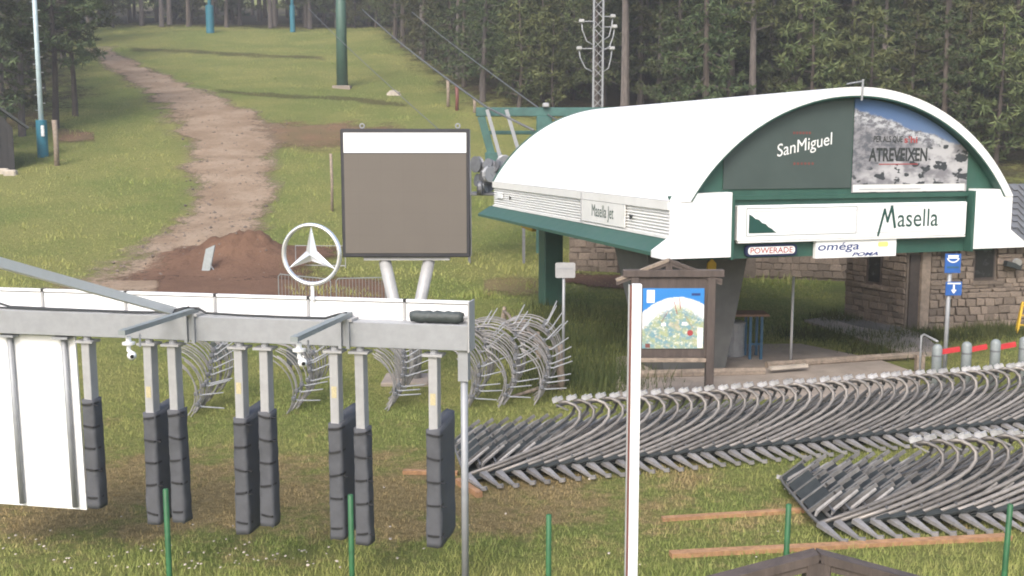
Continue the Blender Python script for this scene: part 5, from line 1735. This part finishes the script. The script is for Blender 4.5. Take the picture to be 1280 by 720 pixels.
# ------------------------------------------------------------------ trees
def make_tree(seed, h, bare, spread, kind, trunk_r, trunk_mat, crown_mat, dens=1.0, dead=False):
    rnd = random.Random(seed)
    tv = MB()
    pts, rs = [], []
    lx, ly = rnd.uniform(-0.3, 0.3), rnd.uniform(-0.3, 0.3)
    for i in range(9):
        f = i / 8
        pts.append(Vector((lx * f + 0.12 * math.sin(f * 5 + seed), ly * f + 0.1 * math.cos(f * 4 + seed), -0.5 + (h + 0.5) * f)))
        rs.append(trunk_r * (1.15 if i == 0 else 1) * (1 - 0.88 * f) + 0.015)
    tv.tube(pts, rs, 8)
    def axis(z):
        f = max(0, min(1, (z + 0.5) / (h + 0.5)))
        i = min(7, int(f * 8))
        return pts[i].lerp(pts[i + 1], f * 8 - i)
    cv, cf = [], []
    nb = int((34 if kind == 'pine' else 52) * dens)
    for b in range(nb):
        f = (b + rnd.random() * 0.8) / nb
        z = h * (bare + (0.99 - bare) * f)
        if kind == 'pine':
            L = spread * (0.55 + 0.6 * math.sin(math.pi * min(1, 0.15 + 0.8 * f))) * (1.0 - 0.55 * f ** 2) * rnd.uniform(0.65, 1.2)
            rise = rnd.uniform(-0.1, 0.45)
        else:
            L = spread * (1.02 - f) ** 0.8 * rnd.uniform(0.75, 1.15) + 0.25
            rise = rnd.uniform(-0.35, 0.05)
        az = b * 2.39996 + rnd.uniform(-0.5, 0.5)
        d = Vector((math.cos(az), math.sin(az), 0))
        o = axis(z)
        tip = o + d * L + Vector((0, 0, rise * L))
        mid = o.lerp(tip, 0.55) - Vector((0, 0, 0.06 * L if kind == 'pine' else 0.12 * L))
        tv.tube([o, mid, tip], [0.05 * (1.1 - f) + 0.012, 0.03 * (1.1 - f) + 0.008, 0.008], 4)
        if dead:
            for k in range(5):
                q = mid.lerp(tip, rnd.random())
                tv.tube([q, q + Vector((rnd.uniform(-.4, .4), rnd.uniform(-.4, .4), rnd.uniform(-0.6, -0.1)))], [0.012, 0.005], 3)
            if rnd.random() > 0.25:
                continue
        nc = max(3, int(L * (3.4 if kind == 'pine' else 3.8)))
        for k in range(nc):
            g = (0.28 if kind == 'pine' else 0.12) + (1 - (0.28 if kind == 'pine' else 0.12)) * (k + rnd.random()) / nc
            c = (o.lerp(mid, g / 0.55) if g < 0.55 else mid.lerp(tip, (g - 0.55) / 0.45))
            side = d.cross(Vector((0, 0, 1)))
            c = c + side * rnd.gauss(0, 0.20 * L * (1.1 - g * 0.5)) + Vector((0, 0, rnd.gauss(0.05, 0.12)))
            cr = rnd.uniform(0.22, 0.42) * (1.0 if kind == 'pine' else 0.85)
            for q in range(24):
                u = Vector((rnd.gauss(0, 1), rnd.gauss(0, 1), rnd.gauss(0, 0.75)))
                if u.length < 0.1:
                    continue
                u.normalize()
                if kind != 'pine':
                    u = (u + d * 0.6 - Vector((0, 0, 0.35))).normalized()
                s_ = u.cross(Vector((rnd.gauss(0, 1), rnd.gauss(0, 1), rnd.gauss(0, 1))))
                if s_.length < 0.05:
                    continue
                s_.normalize()
                p0 = c + u * cr * rnd.uniform(0.05, 0.5)
                ln = cr * rnd.uniform(0.7, 1.25)
                wd = rnd.uniform(0.032, 0.068)
                i0 = len(cv)
                cv += [p0 - s_ * wd, p0 + s_ * wd, p0 + u * ln]
                cf.append((i0, i0 + 1, i0 + 2))
    r = thing('pine_tree' if kind == 'pine' else 'spruce_tree', 'x', 'tree', (0, 0, 0))
    t_ = tv.build('trunk', trunk_mat, r)
    cb = MB()
    cb.v, cb.f = cv, cf
    cb.build('crown', crown_mat, r)
    return r

PRO = [
    make_tree(1, 16, 0.28, 2.9, 'pine', 0.24, 'bark', 'pine_needles'),
    make_tree(2, 18, 0.38, 2.6, 'pine', 0.26, 'bark_grey', 'pine_needles', 0.9),
    make_tree(3, 15, 0.16, 3.0, 'pine', 0.22, 'bark', 'pine_needles', 1.2),
    make_tree(4, 15, 0.10, 2.6, 'spruce', 0.22, 'bark', 'spruce_needles'),
    make_tree(5, 17, 0.16, 2.9, 'spruce', 0.24, 'bark_grey', 'spruce_needles', 1.1),
    make_tree(6, 7.5, 0.08, 2.0, 'pine', 0.13, 'bark', 'pine_needles', 0.9),
]
used = set()
def plant(k, x, y, label, group=None, s=1.0, rz=None):
    if k not in used:
        o = PRO[k]
        used.add(k)
        KIDS.setdefault(o.name, list(o.children))
    else:
        o = copy_tree(PRO[k])
    o.location = (x, y, H(x, y))
    o.scale = (s, s, s)
    o.rotation_euler = (0, 0, random.uniform(0, 6.28) if rz is None else rz)
    o['label'] = label
    if group: o['group'] = group
    elif 'group' in o: del o['group']
    return o

rt = random.Random(21)
def edge_y(x):
    for (x0, y0), (x1, y1) in zip(EDGE[:-1], EDGE[1:]):
        if x1 <= x <= x0:
            f = (x - x0) / (x1 - x0)
            return y0 + (y1 - y0) * f
    return 140
placed = []
def try_place(x, y, dmin):
    for (a, b) in placed:
        if (a - x) ** 2 + (b - y) ** 2 < dmin * dmin:
            return False
    placed.append((x, y))
    return True
cnt = 0
tries = 0
while cnt < 190 and tries < 9000:
    tries += 1
    x = rt.uniform(-24, 46)
    ey = edge_y(x)
    dep = abs(rt.gauss(0, 15))
    y = ey + 1 + dep
    if y > 150 or abs(x / y) > 0.53 or dep > 42:
        continue
    if x < -11 and x / y < -0.16:
        continue
    if not try_place(x, y, 2.5):
        continue
    k = rt.choices([0, 1, 2, 3, 4, 5], [1.6, 1.6, 3, 3, 3, 5 if dep < 7 else 1.0])[0]
    px = 640 + F * x / y
    zones = ((560, 'on the upper slope left of the stakes'), (640, 'just above the teal line frame'), (715, 'left of the lattice mast'), (790, 'behind the lattice mast'), (880, 'above the left part of the white roof'), (990, 'above the middle of the white roof'), (1075, 'above the crown of the white roof'), (1160, 'above the snow poster'), (1230, 'above the right roof end'), (9999, 'at the right edge, behind the stone building'))
    zone = [z_[1] for z_ in zones if px < z_[0]][0]
    sort = {0: 'brown-trunked pine', 1: 'tall grey-trunked pine', 2: 'full-crowned pine', 3: 'dark conical spruce', 4: 'tall shaggy spruce', 5: 'low bushy pine'}[k]
    lab = '%s %s, %s' % (sort, 'at the forest edge' if dep < 5 else ('inside the forest' if dep < 14 else 'deep in the forest'), zone)
    gp = 'trees of the forest behind the station'
    plant(k, x, y, lab, gp, rt.uniform(0.82, 1.2))
    cnt += 1
# crest line
cnt = 0
tries = 0
while cnt < 80 and tries < 4000:
    tries += 1
    x = rt.uniform(-72, -16)
    y = 133 + abs(rt.gauss(0, 16))
    if not try_place(x, y, 2.6) or x / y < -0.56:
        continue
    kk = rt.choice([0, 1, 1, 2, 3, 4, 5])
    px = 640 + F * x / y
    plant(kk, x, y, 'distant %s on the crest, %s the teal padded mast, %s row' % (('brown pine', 'grey-trunked pine', 'full pine', 'dark spruce', 'shaggy spruce', 'low pine')[kk], 'left of' if px < 255 else ('right of' if px > 300 else 'about behind'), 'front' if y < 140 else ('second' if y < 150 else 'rear')), 'trees along the crest', rt.uniform(0.9, 1.25))
    cnt += 1
# left wood
for i, (px, Y, k, s) in enumerate(((-25, 62, 3, 1.1), (8, 66, 4, 1.0), (14, 72, 3, 1.1), (-14, 74, 2, 1.1), (28, 78, 4, 1.1), (62, 84, 2, 1.2), (45, 90, 3, 1.2), (88, 98, 2, 1.2), (20, 96, 4, 1.2), (66, 108, 1, 1.2), (100, 114, 2, 1.2), (84, 124, 4, 1.2), (112, 128, 0, 1.2), (40, 118, 3, 1.3), (5, 110, 3, 1.3))):
    x = (px - 640) / F * Y
    nm = '%s tree from the front in the small wood at the left edge' % ordinal(i + 1)
    plant(k, x, Y, nm, 'trees of the left wood', s)
# singled out trees at the left
deadp = make_tree(11, 15, 0.16, 1.5, 'spruce', 0.20, 'bark_grey', 'spruce_needles', 0.9, dead=True)
Y = 67
deadp.location = ((36 - 640) / F * Y, Y, H((36 - 640) / F * Y, Y))
deadp['label'] = 'grey half-dead conifer with bare twigs left of the pale blue mast'
ovh = make_tree(12, 14, 0.30, 3.4, 'pine', 0.2, 'bark', 'spruce_needles', 1.3)
Y = 69
ovh.location = ((76 - 640) / F * Y, Y, H((76 - 640) / F * Y, Y))
ovh['label'] = 'dark pine with low overhanging boughs right of the pale blue mast'
ovh2 = make_tree(13, 12, 0.34, 2.6, 'pine', 0.18, 'bark', 'spruce_needles', 1.3)
Y = 73
ovh2.location = ((99 - 640) / F * Y, Y, H((99 - 640) / F * Y, Y))
ovh2['label'] = 'rightmost dark pine of the left wood, boughs reaching over the track'
# prototypes never planted are removed
for k, o in enumerate(PRO):
    if k not in used:
        for c in list(o.children):
            bpy.data.objects.remove(c)
        bpy.data.objects.remove(o)

# ------------------------------------------------------------------ grass, weeds, flowers
def blades(name, n, sampler, hmin, hmax, wd, m, seed, lean=0.5, **kw):
    rng = np.random.default_rng(seed)
    xs, ys, sc = sampler(rng, n)
    n = len(xs)
    zs = np.array([H(float(a), float(b)) for a, b in zip(xs, ys)])
    h = rng.uniform(hmin, hmax, n) * sc
    az = rng.uniform(0, 2 * np.pi, n)
    w_ = wd * rng.uniform(0.6, 1.4, n)
    ln = rng.uniform(0.1, lean, n) * h
    a2 = rng.uniform(0, 2 * np.pi, n)
    v = np.zeros((n, 3, 3))
    v[:, 0] = np.stack([xs - np.cos(az) * w_, ys - np.sin(az) * w_, zs - 0.01], 1)
    v[:, 1] = np.stack([xs + np.cos(az) * w_, ys + np.sin(az) * w_, zs - 0.01], 1)
    v[:, 2] = np.stack([xs + np.cos(a2) * ln, ys + np.sin(a2) * ln, zs + h], 1)
    me = bpy.data.meshes.new(name)
    me.vertices.add(n * 3)
    me.vertices.foreach_set('co', v.reshape(-1))
    me.loops.add(n * 3)
    me.loops.foreach_set('vertex_index', np.arange(n * 3, dtype=np.int32))
    me.polygons.add(n)
    me.polygons.foreach_set('loop_start', np.arange(0, n * 3, 3, dtype=np.int32))
    me.update(calc_edges=True)
    me.materials.append(MATS[m])
    o = bpy.data.objects.new(name, me)
    COL.objects.link(o)
    setp(o, kw.get('label'), kw.get('cat'), None, 'stuff')
    return o
def near_s(rng, n):
    u = rng.uniform(0, 1, n)
    y = 9.0 + 26.0 * u ** 1.3
    x = (rng.uniform(-0.53, 0.53, n)) * y
    keep = ~((x > 2.3) & (y > 18.6) & (y < 25.8) & (x < 9.5))
    x, y = x[keep], y[keep]
    cl = np.array([0.7 + 0.6 * max(0, mnoise.noise(Vector((float(a) * 1.3, float(b) * 1.3, 2))) + 0.4) for a, b in zip(x, y)])
    cl = cl * np.where((y > 13.4) & (y < 17.5) & (x < 2), 0.6, 1.0) * np.where(y < 12.4, 1.5, 1.0)
    return x, y, cl
blades('grass', 200000, near_s, 0.03, 0.085, 0.0055, 'grass_blade', 1, 0.9, label='short mown turf between the gates and the station', cat='grass')
def far_s(rng, n):
    y = 34 + 100 * rng.uniform(0, 1, n) ** 1.4
    x = rng.uniform(-0.52, 0.3, n) * y
    cl = np.array([0.4 + max(0, mnoise.noise(Vector((float(a) * 0.5, float(b) * 0.5, 2)))) * 2.2 for a, b in zip(x, y)])
    # leave the track bare
    keep = np.ones(n, bool)
    return x[keep], y[keep], cl
def track_free(rng, n):
    x, y, c = far_s(rng, n)
    # track centre line and half width as functions of depth
    ty = np.array([g2(200, yy).y for yy in (392, 360, 330, 305, 280, 250, 220, 190, 162, 138, 115, 90, 66, 52)])
    tl = np.array([(60, 370), (85, 350), (130, 335), (185, 330), (222, 332), (235, 338), (230, 345), (222, 352), (212, 430), (198, 430), (175, 265), (140, 200), (106, 146), (100, 142)], float)
    lo = np.interp(y, ty, tl[:, 0])
    hi = np.interp(y, ty, tl[:, 1])
    pxs = 640 + F * x / y
    keep = (pxs < lo - 4) | (pxs > hi + 4)
    return x[keep], y[keep], c[keep]
blades('slope_grass', 90000, track_free, 0.05, 0.22, 0.018, 'grass_blade', 2, 0.8, label='rough meadow grass covering the ski slope', cat='grass')
def weed_s(rng, n):
    c = [(692, 470, 0.9), (735, 450, 1.3), (762, 470, 1.1), (720, 425, 1.2), (770, 425, 1.0), (680, 420, 0.9), (748, 480, 0.8), (700, 395, 1.0), (660, 440, 0.7)]
    xs, ys = [], []
    per = n // len(c)
    for px, py, r in c:
        p = G(px, py)
        xs.append(rng.normal(p.x, r * 0.55, per))
        ys.append(rng.normal(p.y, r * 0.9, per))
    x, y = np.concatenate(xs), np.concatenate(ys)
    return x, y, rng.uniform(0.5, 1.2, len(x))
blades('tall_weeds', 9000, weed_s, 0.12, 0.42, 0.012, 'nettle_leaf', 3, 0.5, label='tall dark weeds growing in front of the station column', cat='weeds')
def bed_s(rng, n):
    xs, ys = [], []
    for px, py, r in ((1090, 425, 0.9), (1150, 422, 0.7), (1210, 420, 1.0), (1250, 415, 0.8), (1050, 400, 0.8), (1110, 440, 0.8), (1020, 420, 1.0)):
        p = G(px, py)
        xs.append(rng.normal(p.x, r * 0.6, n // 7))
        ys.append(rng.normal(p.y, r * 0.5, n // 7))
    x, y = np.concatenate(xs), np.concatenate(ys)
    return x, y, rng.uniform(0.4, 1.2, len(x))
blades('wall_weeds', 7000, bed_s, 0.08, 0.35, 0.012, 'nettle_leaf', 5, 0.6, label='green weeds along the foot of the stone building', cat='weeds')
# loose stones on the track and the soil
def loose_stones():
    rng = random.Random(31)
    mb = MB()
    spans = ((66, 106, 146), (90, 140, 200), (115, 175, 265), (138, 198, 318), (162, 212, 420), (190, 222, 352), (220, 230, 345), (250, 235, 338), (280, 222, 332), (305, 185, 330), (330, 130, 345), (356, 85, 460))
    for i in range(620):
        k = rng.randrange(len(spans) - 1)
        f = rng.random()
        a, b = spans[k], spans[k + 1]
        py = a[0] + (b[0] - a[0]) * f
        px = rng.uniform(a[1] + (b[1] - a[1]) * f, a[2] + (b[2] - a[2]) * f)
        p = G(px, py)
        p.z += 0.05 + (mound_h(p.x, p.y) if abs(p.x - MC.x) < 3.4 and -1.2 < p.y - MC.y < 5 else 0)
        r = rng.uniform(0.025, 0.10) * (0.6 + rng.random() ** 3 * 0.9)
        j = lambda: rng.uniform(0.6, 1.2) * r
        mb.add([p + Vector((j(), 0, 0)), p + Vector((0, j(), 0)), p + Vector((-j(), 0, 0)), p + Vector((0, -j(), 0)), p + Vector((0, 0, j() * 0.7)), p - Vector((0, 0, r))], [(0, 1, 4), (1, 2, 4), (2, 3, 4), (3, 0, 4), (1, 0, 5), (2, 1, 5), (3, 2, 5), (0, 3, 5)])
    mb.build('loose_stones', 'stone', None, 'loose pale stones strewn over the dirt track', 'stones', kind='stuff')
loose_stones()
# daisies in the foreground
def daisies():
    rng = random.Random(5)
    mb = MB()
    st_ = []
    for i in range(190):
        px, py = (rng.uniform(0, 500), rng.uniform(668, 722)) if i < 160 else (rng.uniform(0, 1280), rng.uniform(560, 720))
        if mnoise.noise(Vector((px * 0.012, py * 0.03, 4))) < -0.12 and i < 160:
            continue
        p = G(px, py)
        h = rng.uniform(0.08, 0.16)
        r = rng.uniform(0.010, 0.022)
        tl = Vector((rng.uniform(-.3, .3), rng.uniform(-.6, .1), 1)).normalized()
        s_ = tl.cross(Vector((1, 0, 0))).normalized()
        u = s_.cross(tl)
        c = p + Vector((rng.uniform(-.02, .02), 0, h))
        mb.add([c + s_ * (r * math.cos(k * 1.0472)) + u * (r * math.sin(k * 1.0472)) for k in range(6)] + [c + tl * r * 0.4], [(k, (k + 1) % 6, 6) for k in range(6)])
    mb.build('daisies', 'pale_stone', None, 'small white flowers scattered in the foreground grass', 'flowers', kind='stuff')
daisies()

# ------------------------------------------------------------------ added haze veil
def haze():
    t = NT('veil_haze')
    t.n.remove(t.b)
    pv = t.node('ShaderNodeVolumePrincipled')
    pv.inputs['Color'].default_value = (0.9, 0.9, 0.9, 1)
    pv.inputs['Density'].default_value = 0.0013  # thin volume added to lift the forest blacks, mostly standing for camera flare
    pv.inputs['Anisotropy'].default_value = 0.2
    t.link(pv.outputs[0], t.out.inputs['Volume'])
    MATS['haze'] = t.m
    MB().box((-158, -38, -2), (158, 428, 110)).build('haze', 'haze', None, kind='stuff')
haze()

# trees that still share a label are told apart by their order from left to right
same = {}
for o in scene.objects:
    if o.parent is None and (o.get('category') == 'tree' or o.name.startswith('sheave_wheel')):
        same.setdefault(o['label'], []).append(o)
for lab, os_ in same.items():
    if len(os_) > 1:
        os_.sort(key=lambda o: o.location.x / o.location.y if o.type == 'EMPTY' else o.data.vertices[0].co.x)
        for i, o in enumerate(os_):
            o['label'] = '%s, %s' % (lab, 'leftmost' if i == 0 else ('rightmost' if i == len(os_) - 1 else ordinal(i + 1)))
